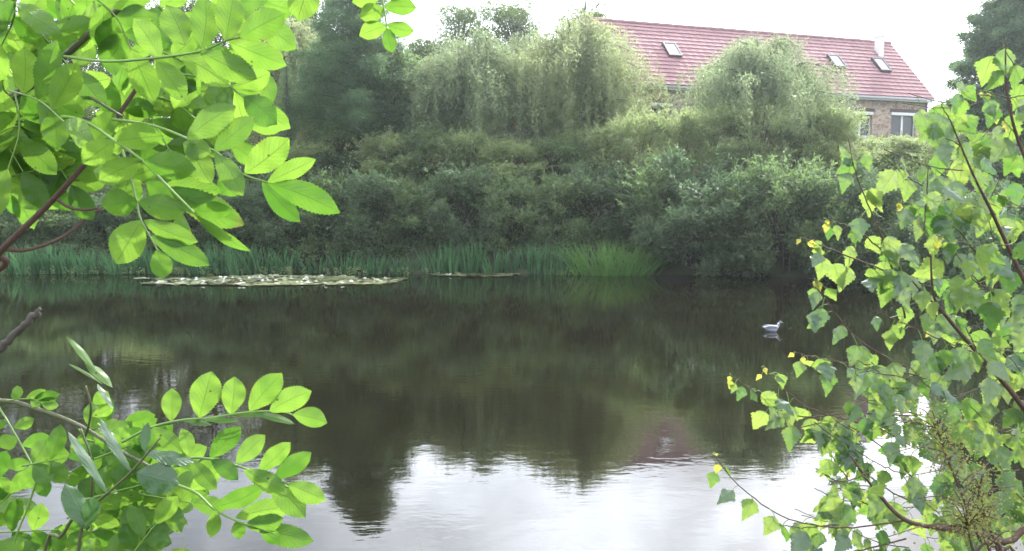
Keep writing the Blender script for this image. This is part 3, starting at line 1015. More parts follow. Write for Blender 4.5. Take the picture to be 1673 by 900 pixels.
weeping_willow(31, 765, 42, 48, 3.2, 1900, 'willow', 'broad weeping willow in the middle of the far bank, left of the stone house', .10)
weeping_willow(32, 945, 41.5, 22, 3.1, 2300, 'willow_pale', 'tallest weeping willow with pale yellow top, covering the left end of the house roof', .10)
weeping_willow(36, 858, 43.5, 50, 2.6, 1500, 'willow', 'weeping willow filling the space between the middle one and the tallest pale one', .10)
weeping_willow(33, 1238, 39.5, 58, 3.5, 2300, 'willow', 'rounded weeping willow in front of the middle of the stone house', .28, .9)
weeping_willow(35, 1300, 40.5, 112, 1.3, 500, 'willow', 'small weeping willow against the house wall beside the two facade windows', .3, .8)
weeping_willow(34, 480, 44, 20, 2.6, 1200, 'willow_pale', 'sunlit yellowish weeping willow behind the ash leaves, left of the larch', .08, 1.2)
feather_tree(41, 590, 40, -45, 3.6, 'conifer', 'tall dark feathery larch rising out of the frame top, with a slim bare lower trunk', 120, dens=420, low=.22, shape=1.6)
broad_tree('leafy_tree', 43, 645, 41, 82, 2.5, 16000, 'shrub', 'leafy grey green tree filling the gap between the tall larch and the willows', L=.17, W=.07, clear=.05, nl=40)
broad_tree('leafy_tree', 44, 548, 45.5, 60, 2.0, 16000, 'wood_leaf', 'leafy tree with sunlit top standing directly left of the tall larch trunk', L=.17, W=.07, clear=.05, nl=40)
feather_tree(42, 472, 38.8, 98, 0.55, 'conifer', 'slim dark blue young conifer standing before the yellowish willow', 40, name='young_conifer', L=.08, W=.02, low=.25, dens=420)
broad_tree('distant_tree', 51, 752, 62, 4, 3.3, 22000, 'wood_leaf', 'round topped distant tree over the middle willow', clear=.04, nl=46)
broad_tree('distant_tree', 52, 832, 64, -6, 3.3, 22000, 'wood_leaf', 'distant tree showing in the notch between two willow tops', clear=.04, nl=46)
broad_tree('distant_tree', 53, 955, 66, -22, 3.5, 22000, 'wood_leaf', 'distant dark tree top over the left end of the roof ridge', clear=.04, nl=46)
broad_tree('distant_tree', 54, 700, 60, 70, 3.1, 22000, 'wood_leaf', 'low distant tree behind the short larch', clear=.04, nl=46)
for k, (px, Yd, ty, rd) in enumerate(((30, 54, -40, 5.0), (140, 58, -28, 5.0), (245, 60, 2, 4.5), (345, 60, -8, 4.5), (430, 62, 4, 4.0), (520, 60, -8, 3.6), (-70, 52, -60, 5.5))):
    broad_tree('woodland_tree', 60 + k, px, Yd, ty, rd, 15000, 'wood_leaf',
               'tall dark woodland tree behind the ash branches, %s leftward of the tall larch' % ORD[(5, 4, 3, 2, 1, 0, 6)[k]], 'woodland trees behind the left bank', L=.2, W=.11, nl=34, clear=.12)
feather_tree(70, 1655, 40, -70, 3.0, 'conifer', 'huge dark conifer at the far side of the house, towering over the poplar sapling', 170, name='conifer', L=.16, W=.05, low=.02, dens=620, shape=2.5)
broad_tree('round_bush', 71, 1545, 52, 178, 1.5, 5000, 'wood_leaf', 'dark bush at the right hand corner of the house', cat='bush', clear=.05, nl=14)
broad_tree('round_bush', 72, 1570, 56, 186, 2.2, 6000, 'olive', 'hedge like bush under the bright gap of sky', cat='bush', clear=.05, nl=14)

for k, px in enumerate((330, 420, 510, 590, 670, 750, 840, 920, -60, 30, 110, 190, 260)):
    broad_tree('hill_bush', 90 + k, px, 47 + (k % 3), 150 + 14 * (k % 3), 2.4, 7000, 'wood_leaf', 'dark bush closing the gap on the hilltop, %s leftward of the larch' % ORD[(2, 1, 0)[k] if k < 3 else 15 - k] if k < 3 or k > 7 else 'dark bush on the hilltop behind the willows, %s rightward of the larch' % ORD[k - 3], 'bushes on the hilltop', L=.2, W=.1, cat='bush', clear=.03, nl=20)

# undergrowth on the far slope: one uncountable mass
n = 90000
xx = rng.uniform(-30, 28, n); yy_ = 33.3 + 14 * rng.random(n) ** 1.0
dd_ = shore_dist(xx, yy_)
keep = (dd_ > .5)
xx, yy_ = xx[keep], yy_[keep]
lump = 0.5 + 0.5 * np.sin(xx * 1.7 + 2 * np.sin(yy_ * 1.1)) * np.sin(yy_ * 1.9 + xx * .5)
P = np.stack([xx, yy_, ground_z(xx, yy_) + rng.random(len(xx)) * (0.3 + 0.9 * lump) * np.clip(.25 + dd_[keep] / 2.5, 0, 1)], 1)
Q = leaf_quads(P, rng.normal(size=P.shape) * .6 + np.array([0, 0, .6]), .16 * (.6 + .8 * rng.random(len(P))), .06)
tag(obj('undergrowth', quads_mesh('undergrowth', Q), None, M['herb']), 'tangled herbs and bramble covering the far slope under the willows', 'undergrowth', kind='stuff')


# ------------------------------------------------------------------ iris and sedge on the far waterline
def blades_mesh(seed, n, spread, h, w, lean=.2, arch=.25, segs=4):
    rg = np.random.default_rng(seed)
    a = rg.uniform(0, 2 * np.pi, n); r = spread * np.sqrt(rg.random(n))
    B = np.stack([np.cos(a) * r, np.sin(a) * r * .6, np.full(n, -.15)], 1)
    hh = h * (.55 + .45 * rg.random(n))
    ld = np.stack([np.cos(a) * r / spread * lean + rg.normal(size=n) * lean * .5, np.sin(a) * lean * .6, np.ones(n)], 1)
    ld = unit(ld)
    az = rg.uniform(0, 2 * np.pi, n)
    side = np.stack([np.cos(az), np.sin(az), np.zeros(n)], 1)
    ad = unit(ld * np.array([1, 1, 0]) + rg.normal(size=(n, 3)) * np.array([.05, .05, 0]))
    av = arch * rg.random(n) ** 2
    quads = []
    prev = None
    for s in range(segs + 1):
        t = s / segs
        c = B + ld * (hh * t)[:, None] + ad * (av * hh * t ** 3)[:, None] - np.array([0, 0, 1.]) * (av * hh * .5 * t ** 4)[:, None]
        ww = (w * (1 - t ** 2) * .5 + .0015)
        l, r_ = c - side * ww, c + side * ww
        if prev is not None:
            quads.append(np.stack([prev[0], prev[1], r_, l], 1))
        prev = (l, r_)
    return quads_mesh('blades', np.concatenate(quads))


iris_me = [blades_mesh(100 + k, 85, .65, 1.75, .065, .22, .22) for k in range(4)]
proto = plant('iris_clump', [('blades', iris_me[0], M['iris'])], (0, 0, 0))
pr2 = [proto] + [plant('iris_clump', [('blades', iris_me[k], M['iris'])], (0, 0, 0)) for k in (1, 2, 3)]
used = [False] * 4
ipx = [900, 868, 838, 806, 772, 742, 716, 660, 610, 560, 520, 470, 430, 395, 360, 325, 290, 255, 222, 190, 155, 120, 85, 50, 15]
for i, px in enumerate(ipx):
    k = i % 4
    if not used[k]:
        o = pr2[k]; used[k] = True
    else:
        o = copy_tree(pr2[k])
    Yd = 33.0 + random.uniform(-.15, .25)
    x = at(px, 440, Yd).x
    o.location = (x, Yd, 0.0)
    o.rotation_euler = (0, 0, random.uniform(0, 6.28))
    s = random.uniform(.66, 1.05) * (0.74 if 480 < px < 700 else 1.0) * (.9 if px < 480 else 1)
    o.scale = (1.0, 1.0, s)
    tag(o, 'blue green iris clump at the far waterline, %s one left of the bright sedge tuft' % ORD[i], 'iris', 'iris clumps along the far waterline')
sx = at(1005, 447, 32.6).x
sed = plant('sedge_tuft', [('blades', blades_mesh(150, 520, 1.6, 1.9, .05, .6, .5), M['sedge'])], (sx, 32.75, 0), 0, 1, 'bright green arching sedge tuft leaning over the far water edge', 'sedge')
sx = at(925, 447, 32.6).x
plant('sedge_tuft', [('blades', blades_mesh(151, 90, .7, .9, .02, 1.3, 1.1), M['sedge'])], (sx, 32.6, 0), 0, 1, 'sparse looping sedge stems beside the bright tuft, dipping in the water', 'sedge')
# small plants at the waterline below the iris
Q = []
for k in range(70):
    px = random.uniform(0, 700); x = at(px, 445, 32.5).x
    nl = 14
    P = np.array([x, 32.45 + random.uniform(-.15, .1), 0.0]) + rng.random((nl, 3)) * np.array([.12, .1, .28])
    Q.append(leaf_quads(P, rng.normal(size=(nl, 3)) + np.array([0, 0, .5]), .09, .05))
tag(obj('water_plants', quads_mesh('water_plants', np.concatenate(Q)), None, M['olive']), 'fringe of small pale water plants at the foot of the iris clumps', 'water plants', kind='stuff')

# ------------------------------------------------------------------ water lilies
M['pad'] = foliage_mat('lily_pad', (0.11, 0.14, 0.055), (0.27, 0.28, 0.15), (0.1, 0.12, 0.03), .1, .35, .6)
M['petal'] = plain_mat('white_petal', (0.85, 0.85, 0.80), .5, var=.05)
M['stamen'] = plain_mat('yellow_stamen', (0.7, 0.5, 0.08), .6)


def pads_mesh(cx, cy, rx, ry, n, seed):
    rr_ = random.Random(seed)
    mb = MB()
    for k in range(n):
        a = rr_.uniform(0, 6.28); f = math.sqrt(rr_.random())
        edge = 1 + .10 * math.sin(3 * a + seed) + .07 * math.sin(7 * a)
        x = math.cos(a) * rx * f * edge; y = math.sin(a) * ry * f * edge
        r = rr_.uniform(.10, .19); th = rr_.uniform(0, 6.28)
        tilt = rr_.gauss(0, .08) if rr_.random() < .8 else rr_.gauss(0, .3)
        ta = rr_.uniform(0, 6.28)
        vs = [(x, y, .012 + .004 * (k % 5))]
        m_ = 11
        for j in range(m_):
            t = th + .18 + (6.283 - .36) * j / (m_ - 1)
            dx, dy = math.cos(t) * r, math.sin(t) * r
            vs.append((x + dx, y + dy, .014 + .004 * (k % 5) + max(0, (dx * math.cos(ta) + dy * math.sin(ta)) * tilt) + rr_.uniform(0, .012)))
        mb.add(vs, [(0, j, j + 1) for j in range(1, m_)])
    return mb.mesh('pads')


def flower_meshes():
    pet = MB()
    for ring, (n, el, l) in enumerate(((8, .35, .10), (8, .8, .09), (6, 1.15, .07))):
        for k in range(n):
            a = (k + ring * .5) * 6.283 / n
            o = Vector((math.cos(a), math.sin(a), 0)); s = Vector((-math.sin(a), math.cos(a), 0))
            dr = o * math.cos(el) + up * math.sin(el)
            b = o * .012 + up * .012
            vs = [b, b + dr * l * .5 + s * .024, b + dr * l + up * .01, b + dr * l * .5 - s * .024]
            nrm_ = dr.cross(s) * .003
            pet.add(vs + [v + nrm_ for v in vs], [(0, 1, 2, 3), (7, 6, 5, 4), (0, 4, 5, 1), (1, 5, 6, 2), (2, 6, 7, 3), (3, 7, 4, 0)])
    st = MB()
    for k in range(14):
        a = k * 2.4; rr2 = .014 * math.sqrt(k / 14)
        st.tube([(math.cos(a) * rr2, math.sin(a) * rr2, .012), (math.cos(a) * rr2 * 1.5, math.sin(a) * rr2 * 1.5, .045)], .003, 4)
    return pet.mesh('flower'), st.mesh('stamens')


fl_me, st_me = flower_meshes()
fl_me.materials.append(M['petal']); st_me.materials.append(M['stamen'])


def lily_patch(pxc, pyc, wpx, ry, n, nf, seed, label):
    c = at_z(pxc, pyc, 0)
    rx = wpx / 2 / FPX * c.y
    root = empty('water_lily_patch', (c.x, c.y, 0))
    tag(root, label, 'water lilies')
    pd = obj('pads', pads_mesh(0, 0, rx, ry, n, seed), root, M['pad']); pd['kind'] = 'stuff'
    rr_ = random.Random(seed)
    for k in range(nf):
        a = rr_.uniform(0, 6.28); f = math.sqrt(rr_.random()) * .97
        o = obj('flower', fl_me, root)
        o.location = (math.cos(a) * rx * f, math.sin(a) * ry * f, .03)
        s = rr_.uniform(.4, .85); o.scale = (s, s, s * rr_.uniform(.7, 1.1)); o.rotation_euler = (rr_.gauss(0, .2), rr_.gauss(0, .2), rr_.uniform(0, 6))
        s2 = obj('stamens', st_me, o)
    return root


lily_patch(450, 459, 400, 1.75, 900, 62, 3, 'wide floating patch of water lily pads dotted with white flowers')
lily_patch(778, 449, 136, .85, 260, 4, 5, 'small water lily patch with few flowers, nearer the sedge tuft')
lily_patch(252, 456, 70, .18, 22, 0, 8, 'thin trailing line of lily pads at the end of the wide patch')
lily_patch(643, 456, 46, .12, 14, 0, 9, 'thin trailing line of lily pads between the wide and the small patch')

# ------------------------------------------------------------------ duck
M['duck'] = plain_mat('pale_grey_white_feathers', (0.27, 0.28, 0.33), .6, var=.6, scale=14)
M['duck_dark'] = plain_mat('dark_slate_feathers', (0.07, 0.08, 0.11), .55)
M['wing'] = plain_mat('slate_grey_wing', (0.16, 0.17, 0.21), .6, var=.6, scale=18)
M['bill'] = plain_mat('pale_yellow_bill', (0.55, 0.5, 0.3), .5)
dk = at_z(1261, 541, 0)
duck = empty('duck', (dk.x, dk.y, 0), R(6))
duck.scale = (.88, .88, .92)
tag(duck, 'pale grey and white duck swimming on the open dark water', 'duck')


def loft(sections, n=14):
    """sections: (x, z, ry, rz) ellipses across x with optional tilt"""
    mb = MB(); vs = []; fs = []
    for (x, z, ry, rz, tl) in sections:
        for k in range(n):
            a = k * 6.2832 / n
            y = math.cos(a) * ry; w = math.sin(a) * rz
            vs.append((x + w * math.sin(tl), y, z + w * math.cos(tl)))
    m_ = len(sections)
    for i in range(m_ - 1):
        for k in range(n):
            fs.append((i * n + k, i * n + (k + 1) % n, (i + 1) * n + (k + 1) % n, (i + 1) * n + k))
    fs.append(tuple(range(n))[::-1]); fs.append(tuple(range((m_ - 1) * n, m_ * n)))
    mb.add(vs, fs, True)
    return mb


body = loft([(-.235, .105, .012, .006, 0), (-.20, .095, .045, .022, 0), (-.14, .07, .085, .06, 0), (-.06, .055, .11, .09, 0), (.03, .05, .112, .10, 0), (.10, .055, .095, .095, .1),
             (.145, .085, .065, .08, .5), (.165, .13, .042, .05, 1.0), (.168, .165, .036, .038, 1.3), (.175, .20, .038, .04, 1.2), (.195, .225, .036, .042, .6), (.222, .225, .03, .034, .1), (.245, .215, .015, .018, 0)])
b = body.mesh('body')
m2 = b.subdivision_levels if hasattr(b, 'subdivision_levels') else None
bo = obj('body', b, duck, M['duck'])
md = bo.modifiers.new('sub', 'SUBSURF'); md.levels = 1; md.render_levels = 2
bl = loft([(.238, .212, .014, .012, 0), (.262, .206, .013, .007, 0), (.288, .202, .012, .004, 0)], 10)
bl.build('bill', M['bill'], duck)
for s in (-1, 1):
    wing = loft([(-.21, .12, .004, .006, 0), (-.13, .115, .012, .035, 0), (-.03, .105, .015, .05, 0), (.06, .10, .012, .04, 0), (.09, .095, .004, .02, 0)], 10)
    w_ = wing.build('wing', M['wing'], duck); w_.location = (0, s * .092, 0)
col_ = loft([(.148, .135, .046, .048, 1.0), (.172, .158, .041, .041, 1.25)], 14)
col_.build('neck_band', M['duck_dark'], duck)
tl_ = loft([(-.265, .115, .02, .004, 0), (-.20, .098, .045, .01, 0)], 10); tl_.build('tail', M['duck'], duck)


# ------------------------------------------------------------------ near plants
def leaf_template(kind, nu=37, nv=6):
    """returns (u along 0..1, signed width, v) arrays; grid nu x (2*nv+1)"""
    us = np.linspace(0, 1, nu)
    if kind == 'ash':
        w = np.sin(np.pi * us ** 1.08) ** 0.70 * (1 - 0.1 * us ** 4)
        w = np.where(us > .86, w * (1 - (us - .86) / .14 * .35), w)
        teeth = np.where((np.arange(nu) % 2) == 1, 1.0, 0.895)
        w = w * np.where((us > .12) & (us < .95), teeth, 1)
        rat = 1.0
    elif kind == 'aspen':
        w = np.where(us < .30, (us / .30) ** .55, (1 - (us - .30) / .70) ** .95 * (1 - .12 * np.sin((us - .3) / .7 * np.pi)))
        teeth = np.where((np.arange(nu) % 4) < 2, 1.0, 0.86)
        w = w * np.where((us > .15) & (us < .93), teeth, 1)
    else:
        w = np.sin(np.pi * us ** .8) ** .8
    w[0] = 0.02; w[-1] = 0.0
    return us, w


TPL = {k: leaf_template(k) for k in ('ash', 'aspen', 'plain')}
TPL['ash_low'] = leaf_template('ash', 17)
NV = 3
vv = np.array([-1, -.62, -.28, 0, .28, .62, 1.0])


class Leaves:
    def __init__(s): s.V = []; s.F = []; s.U = []; s.n = 0

    def add(s, kind, base, tip, normal, width, fold=.18, curl=.12, ripple=.03, lr=None):
        us, w = TPL[kind]
        base = np.array(base, float); tip = np.array(tip, float)
        dv = tip - base; L = np.linalg.norm(dv); d = dv / L
        nrm_ = np.array(normal, float); nrm_ = nrm_ - d * (nrm_ @ d); nrm_ /= max(1e-6, np.linalg.norm(nrm_))
        sd = np.cross(d, nrm_)
        U, Vv = np.meshgrid(us, vv, indexing='ij')
        Wd = w[:, None] * Vv * width * .5
        # teeth sweep forward
        zoff = -abs(Wd) * fold * 2 * (1 if fold else 0) * .5 + abs(Wd) * 0
        bend = -curl * L * (U - .15) ** 2 * np.sign(1)
        ph = random.uniform(0, 6.28)
        rip = ripple * width * np.sin(U * 17 + ph + Vv * 2) * abs(Vv)
        asym = 1 + random.uniform(-.06, .06) * np.sign(Vv)
        side_b = random.uniform(-.10, .10) * L * (U * (1 - U)) * 2
        P = base + d * (U * L + abs(Vv) * w[:, None] * .02 * L)[..., None] + sd * (Wd * asym + side_b)[..., None] + nrm_ * (-zoff * -1 + bend + rip)[..., None]
        nu = len(us); m_ = len(vv)
        b0 = s.n
        s.V.append(P.reshape(-1, 3))
        ii = np.arange(nu - 1)[:, None] * m_ + np.arange(m_ - 1)[None]
        f = np.stack([ii, ii + m_, ii + m_ + 1, ii + 1], -1).reshape(-1, 4) + b0
        s.F.append(f)
        s.U.append(np.stack([U, (Vv + 1) / 2], -1).reshape(-1, 2))
        s.n += nu * m_

    def mesh(s, name, stalks=None):
        V = np.concatenate(s.V); F = np.concatenate(s.F); Uv = np.concatenate(s.U)
        nleaf = len(F)
        if stalks is not None and stalks.v:
            q = np.array([f for f in stalks.f if len(f) == 4], dtype=np.int64)
            F = np.concatenate([F, q + len(V)])
            V = np.concatenate([V, np.array(stalks.v)]); Uv = np.concatenate([Uv, np.zeros((len(stalks.v), 2))])
        me = bpy.data.meshes.new(name)
        me.vertices.add(len(V)); me.vertices.foreach_set('co', V.astype(np.float32).ravel())
        me.loops.add(len(F) * 4); me.loops.foreach_set('vertex_index', F.astype(np.int32).ravel())
        me.polygons.add(len(F)); me.polygons.foreach_set('loop_start', np.arange(0, len(F) * 4, 4, dtype=np.int32))
        me.polygons.foreach_set('loop_total', np.full(len(F), 4, dtype=np.int32))
        me.polygons.foreach_set('use_smooth', np.ones(len(F), bool))
        me.update(calc_edges=True)
        me.polygons.foreach_set('material_index', (np.arange(len(F)) >= nleaf).astype(np.int32))
        uv = me.uv_layers.new(name='UVMap')
        uv.data.foreach_set('uv', Uv[F.ravel()].astype(np.float32).ravel())
        return me

    def build(s, name, mat, parent, stalks=None):
        o = obj(name, s.mesh(name, stalks), parent, mat)
        if stalks is not None: o.data.materials.append(M['rachis'])
        return o


def facing(p, tilt_up=0.0, tilt_side=0.0):
    """normal pointing to the viewing side, tilted"""
    v = (Vector((0, 0, CAM_Z)) - Vector(p)).normalized()
    side = Vector((0, 0, 1)).cross(v).normalized()
    return (v + Vector((0, 0, 1)) * tilt_up + side * tilt_side).normalized()


def pxleaf(acc, kind, bx, by, tx, ty, wpx, Yd, dY=0.0, tu=None, ts=None, fold=.18, curl=.10):
    """leaf from pixel base to pixel tip at depth Yd"""
    b = at(bx, by, Yd); t = at(tx, ty, Yd + dY)
    tu = random.uniform(-.45, .15) if tu is None else tu
    ts = random.uniform(-.3, .3) if ts is None else ts
    acc.add(kind, b, t, facing(b, tu, ts), wpx / FPX * Yd, fold, curl)


def pxtube(mb, pts, r0, r1, jit=0.0, n=7, sub=6):
    """pts: (px,py,Y)"""
    p = smooth_path([at(*q) for q in pts], sub, jit)
    mb.tube(p, lerp_r(len(p), r0, r1), n)
    return p


# ---- ash tree, upper left
ash = empty('ash_tree', (-1.9, 1.6, gz(-1.9, 1.6)))
tag(ash, 'ash tree whose bright backlit leafy branches hang in from the upper left corner', 'tree')
A = Vector(ash.location)


class Shift:
    """build in world space, store relative to the root"""
    def __init__(s, root): s.o = np.array(root.location)


def rel(mb_or_lv, root):
    o = np.array(root.location)
    if isinstance(mb_or_lv, MB):
        mb_or_lv.v = [(v[0] - o[0], v[1] - o[1], v[2] - o[2]) for v in mb_or_lv.v]
    else:
        mb_or_lv.V = [v - o for v in mb_or_lv.V]
    return mb_or_lv


trunk = MB()
tp = smooth_path([A + Vector((0, 0, -.3)), A + Vector((.05, 0, 1.2)), A + Vector((0, .05, 2.6)), A + Vector((.1, .1, 4.2)), A + Vector((.05, .2, 6.0))], 6)
trunk.tube(tp, lerp_r(len(tp), .11, .03), 12)
rel(trunk, ash).build('trunk', M['bark'], ash)
br = MB(); tw = MB(); st = MB(); lv = Leaves()
t0 = A + Vector((0, .05, 2.6)); t1 = A + Vector((0, .05, 1.9))


def wtube(mb, pts, r0, r1, n=7):
    p = smooth_path(pts, 6); mb.tube(p, lerp_r(len(p), r0, r1), n)


wtube(br, [A + Vector((0, .04, 2.0)), at(-90, 240, 1.45), at(0, 172, 1.4), at(60, 128, 1.38), at(105, 92, 1.36), at(160, 42, 1.34), at(215, -5, 1.32), at(300, -110, 1.3)], .007, .0045)
wtube(br, [A + Vector((0, .05, 2.8)), at(-60, -60, 1.5), at(0, 2, 1.45), at(28, 32, 1.43), at(62, 77, 1.42), at(100, 108, 1.4), at(125, 122, 1.4)], .007, .003)
wtube(tw, [A + Vector((0, 0, 1.3)), at(-70, 480, 1.45), at(0, 410, 1.4), at(75, 338, 1.4), at(110, 300, 1.4), at(155, 248, 1.42), at(192, 190, 1.44), at(240, 120, 1.46)], .006, .0035)
pxtube(tw, [(8, 408, 1.4), (45, 408, 1.42), (100, 388, 1.46), (150, 350, 1.5), (168, 338, 1.52)], .0035, .002)
pxtube(tw, [(94, 326, 1.4), (112, 338, 1.39), (138, 343, 1.38), (160, 340, 1.37)], .003, .0018)
pxtube(br, [(0, 172, 1.4), (20, 160, 1.38), (40, 150, 1.36), (75, 135, 1.35), (130, 150, 1.33), (200, 190, 1.30)], .004, .002)
pxtube(br, [(-40, 200, 1.45), (10, 185, 1.4), (60, 190, 1.36), (110, 200, 1.3)], .003, .0015)
# blurred bare twig end close to the lens
tw2 = MB()
p = smooth_path([at(-60, 622, .62), at(-10, 578, .62), at(18, 553, .62), at(46, 525, .62), at(66, 504, .62)], 6, .0007)
rd = lerp_r(len(p), .0034, .0021)
for k in range(len(rd) - 5, len(rd)): rd[k] = .0027 if k < len(rd) - 2 else .0012
tw2.tube(p, rd, 8)
K = empty('bare_twig', at(-60, 610, .62))
tag(K, 'bare dark brown twig end poking in from the edge over the dark water', 'twig')
rel(tw2, K).build('stem', M['bark_dark'], K)


def compound(lv, st, pts, Yd, pairs, llen, lw, term=True, dY=0.0, kind='ash', tu=None, ts=None, spread=1.05, size_var=.27, start=.3, stem_r=.0016):
    """pinnate leaf: rachis along pixel polyline, opposite leaflets"""
    P = [at(x, y, Yd + dY * i / max(1, len(pts) - 1)) for i, (x, y) in enumerate(pts)]
    pp = smooth_path(P, 6)
    st.tube(pp, lerp_r(len(pp), stem_r, stem_r * .55), 5)
    tub = random.uniform(-.5, .05) if tu is None else tu
    tsb = random.uniform(-.3, .3) if ts is None else ts
    for k in range(pairs):
        f = start + (1 - start) * (k / pairs if term else k / max(1, pairs - 1))
        i = min(len(pp) - 2, int(f * (len(pp) - 1)))
        q = pp[i]; t = (pp[i + 1] - pp[max(0, i - 1)]).normalized()
        n0 = facing(q, tub, tsb)
        s = t.cross(n0).normalized()
        for sg in (-1, 1):
            a = spread * random.uniform(.8, 1.1)
            dr = (t * math.cos(a) + s * sg * math.sin(a) + n0 * random.uniform(-.35, .2)).normalized()
            L = llen / FPX * Yd * random.uniform(1 - size_var, 1 + size_var) * (1 - .15 * abs(f - .7))
            W = lw / FPX * Yd * random.uniform(.9, 1.1)
            nn2 = (n0 + Vector((random.gauss(0, .22), random.gauss(0, .22), random.gauss(0, .22)))).normalized()
            lv.add(kind, q, q + dr * L, nn2, W, random.uniform(.05, .5), random.uniform(-.1, .4), random.uniform(.02, .06))
    if term:
        t = (pp[-1] - pp[-3]).normalized()
        L = llen * 1.15 / FPX * Yd
        lv.add(kind, pp[-1], pp[-1] + t * L, facing(pp[-1], tub, tsb), lw * 1.05 / FPX * Yd, .15, .1)


D1 = 1.15
# top compound A
pxtube(st, [(105, 92, 1.3), (170, 100, 1.2), (250, 95, D1), (325, 84, D1), (368, 67, D1), (395, 60, D1)], .0022, .0012)
for b in ((328, 80, 335, -8, 50), (368, 66, 384, -14, 50), (392, 62, 466, 22, 50), (374, 68, 466, 108, 46), (328, 84, 418, 128, 46), (302, 74, 272, 6, 50), (295, 92, 372, 140, 44), (262, 96, 215, 30, 44), (255, 98, 300, 165, 44)):
    pxleaf(lv, 'ash', *b, D1 + random.uniform(-.02, .02))
# top centre clusters
pxtube(st, [(560, -120, 1.2), (520, -60, 1.15), (505, -30, 1.12)], .003, .0015)
pxleaf(lv, 'ash', 512, -40, 487, 34, 58, 1.1); pxleaf(lv, 'ash', 505, -30, 440, -10, 40, 1.12); pxleaf(lv, 'ash', 515, -30, 590, -20, 44, 1.12)
pxtube(st, [(560, -120, 1.2), (600, -60, 1.16), (622, -10, 1.14), (628, 20, 1.13), (632, 44, 1.13)], .002, .001)
for b in ((628, 14, 588, 30, 34), (632, 42, 587, 60, 32), (628, 12, 680, 14, 34), (632, 40, 676, 52, 28), (632, 45, 640, 86, 25), (622, -8, 575, 5, 30), (625, -8, 668, -30, 30)):
    pxleaf(lv, 'ash', *b, 1.13 + random.uniform(-.01, .01))
# right compound
pxtube(st, [(185, 195, 1.35), (250, 205, 1.25), (310, 228, 1.15), (355, 250, 1.12), (395, 283, 1.1), (437, 298, 1.1)], .0022, .0013)
for b in ((437, 298, 554, 349, 48, -.2, .1), (437, 298, 516, 262, 34, -.3, 0), (428, 296, 489, 363, 36, -.5, .2), (400, 283, 473, 228, 56, -.3, .1), (350, 246, 414, 190, 42, .35, 0), (306, 226, 383, 172, 52, .4, 0),
          (345, 250, 298, 232, 40, .3, 0), (395, 284, 358, 318, 44, -.2, 0), (352, 250, 398, 318, 40, .2, .2), (310, 230, 345, 300, 44, .2, 0)):
    pxleaf(lv, 'ash', *b[:5], 1.1 + random.uniform(-.02, .02), 0, b[5], b[6])
# lower compound
pxtube(st, [(60, 190, 1.3), (130, 195, 1.2), (185, 228, 1.14), (232, 262, 1.12), (272, 302, 1.1), (318, 348, 1.08)], .0024, .0014)
for b in ((275, 306, 397, 368, 54, -.2, 0), (318, 350, 406, 413, 24, -.9, .3), (272, 300, 360, 312, 44, -.3, 0), (235, 264, 318, 278, 50, -.2, .2), (232, 262, 160, 296, 44, -.3, 0), (190, 232, 265, 225, 50, -.3, 0),
          (186, 230, 135, 270, 46, -.4, 0), (316, 346, 378, 345, 34, -.5, 0), (322, 350, 268, 316, 18, 1.6, .3)):
    pxleaf(lv, 'ash', *b[:5], 1.1 + random.uniform(-.02, .03), 0, b[5], b[6])
# hanging compound
pxtube(st, [(200, 245, 1.2), (212, 285, 1.18), (222, 325, 1.17), (230, 358, 1.16), (246, 388, 1.16), (258, 410, 1.16)], .0018, .001)
for b in ((210, 290, 150, 278, 44), (213, 290, 262, 272, 40), (225, 330, 164, 338, 50), (226, 330, 302, 346, 46), (232, 360, 188, 433, 60), (235, 360, 321, 396, 38), (247, 386, 341, 433, 40), (256, 408, 266, 456, 38)):
    pxleaf(lv, 'ash', *b, 1.16 + random.uniform(-.01, .01))
# the mass behind
random.seed(21)
for k in range(33):
    x = random.uniform(-80, 390); y = random.uniform(-40, 250)
    if x > 300 and y > 190: continue
    Yd = random.uniform(1.25, 1.75)
    ang = random.gauss(.5, .55)
    ln = random.uniform(95, 150)
    pts = [(x, y), (x + math.cos(ang) * ln * .5, y + math.sin(ang) * ln * .5), (x + math.cos(ang + .2) * ln, y + math.sin(ang + .2) * ln)]
    compound(lv, st, pts, Yd, random.choice((2, 3, 3)), random.uniform(62, 84) * 1.25 / Yd, random.uniform(38, 50) * 1.25 / Yd, dY=random.uniform(-.12, .05))
for k in range(12):   # fill along the left edge lower down
    x = random.uniform(-80, 30); y = random.uniform(160, 310)
    Yd = random.uniform(1.3, 1.7)
    ang = random.gauss(.4, .5); ln = random.uniform(60, 110)
    compound(lv, st, [(x, y), (x + math.cos(ang) * ln * .5, y + math.sin(ang) * ln * .5), (x + math.cos(ang) * ln, y + math.sin(ang) * ln)], Yd, 2, 58, 38)
rel(br, ash).build('branches', M['twig_olive'], ash)
rel(tw, ash).build('bare_branches', M['twig_brown'], ash)
rel(st, ash)
rel(lv, ash).build('foliage', M['ash'], ash, st)

# ---- ash sapling, lower left
random.seed(33)
sap = empty('ash_sapling', (-1.35, 1.25, gz(-1.35, 1.25)))
tag(sap, 'young ash sapling with glowing green leaflets reaching over the water, low on the near bank', 'sapling')
S0 = Vector(sap.location)
br = MB(); st = MB(); lv = Leaves()
wtube(br, [S0 + Vector((0, 0, -.2)), S0 + Vector((.02, 0, .5)), at(-110, 670, 1.35), at(0, 655, 1.3), at(60, 668, 1.27), at(130, 695, 1.24), at(200, 738, 1.2), at(245, 762, 1.18), at(285, 790, 1.16)], .0048, .002)
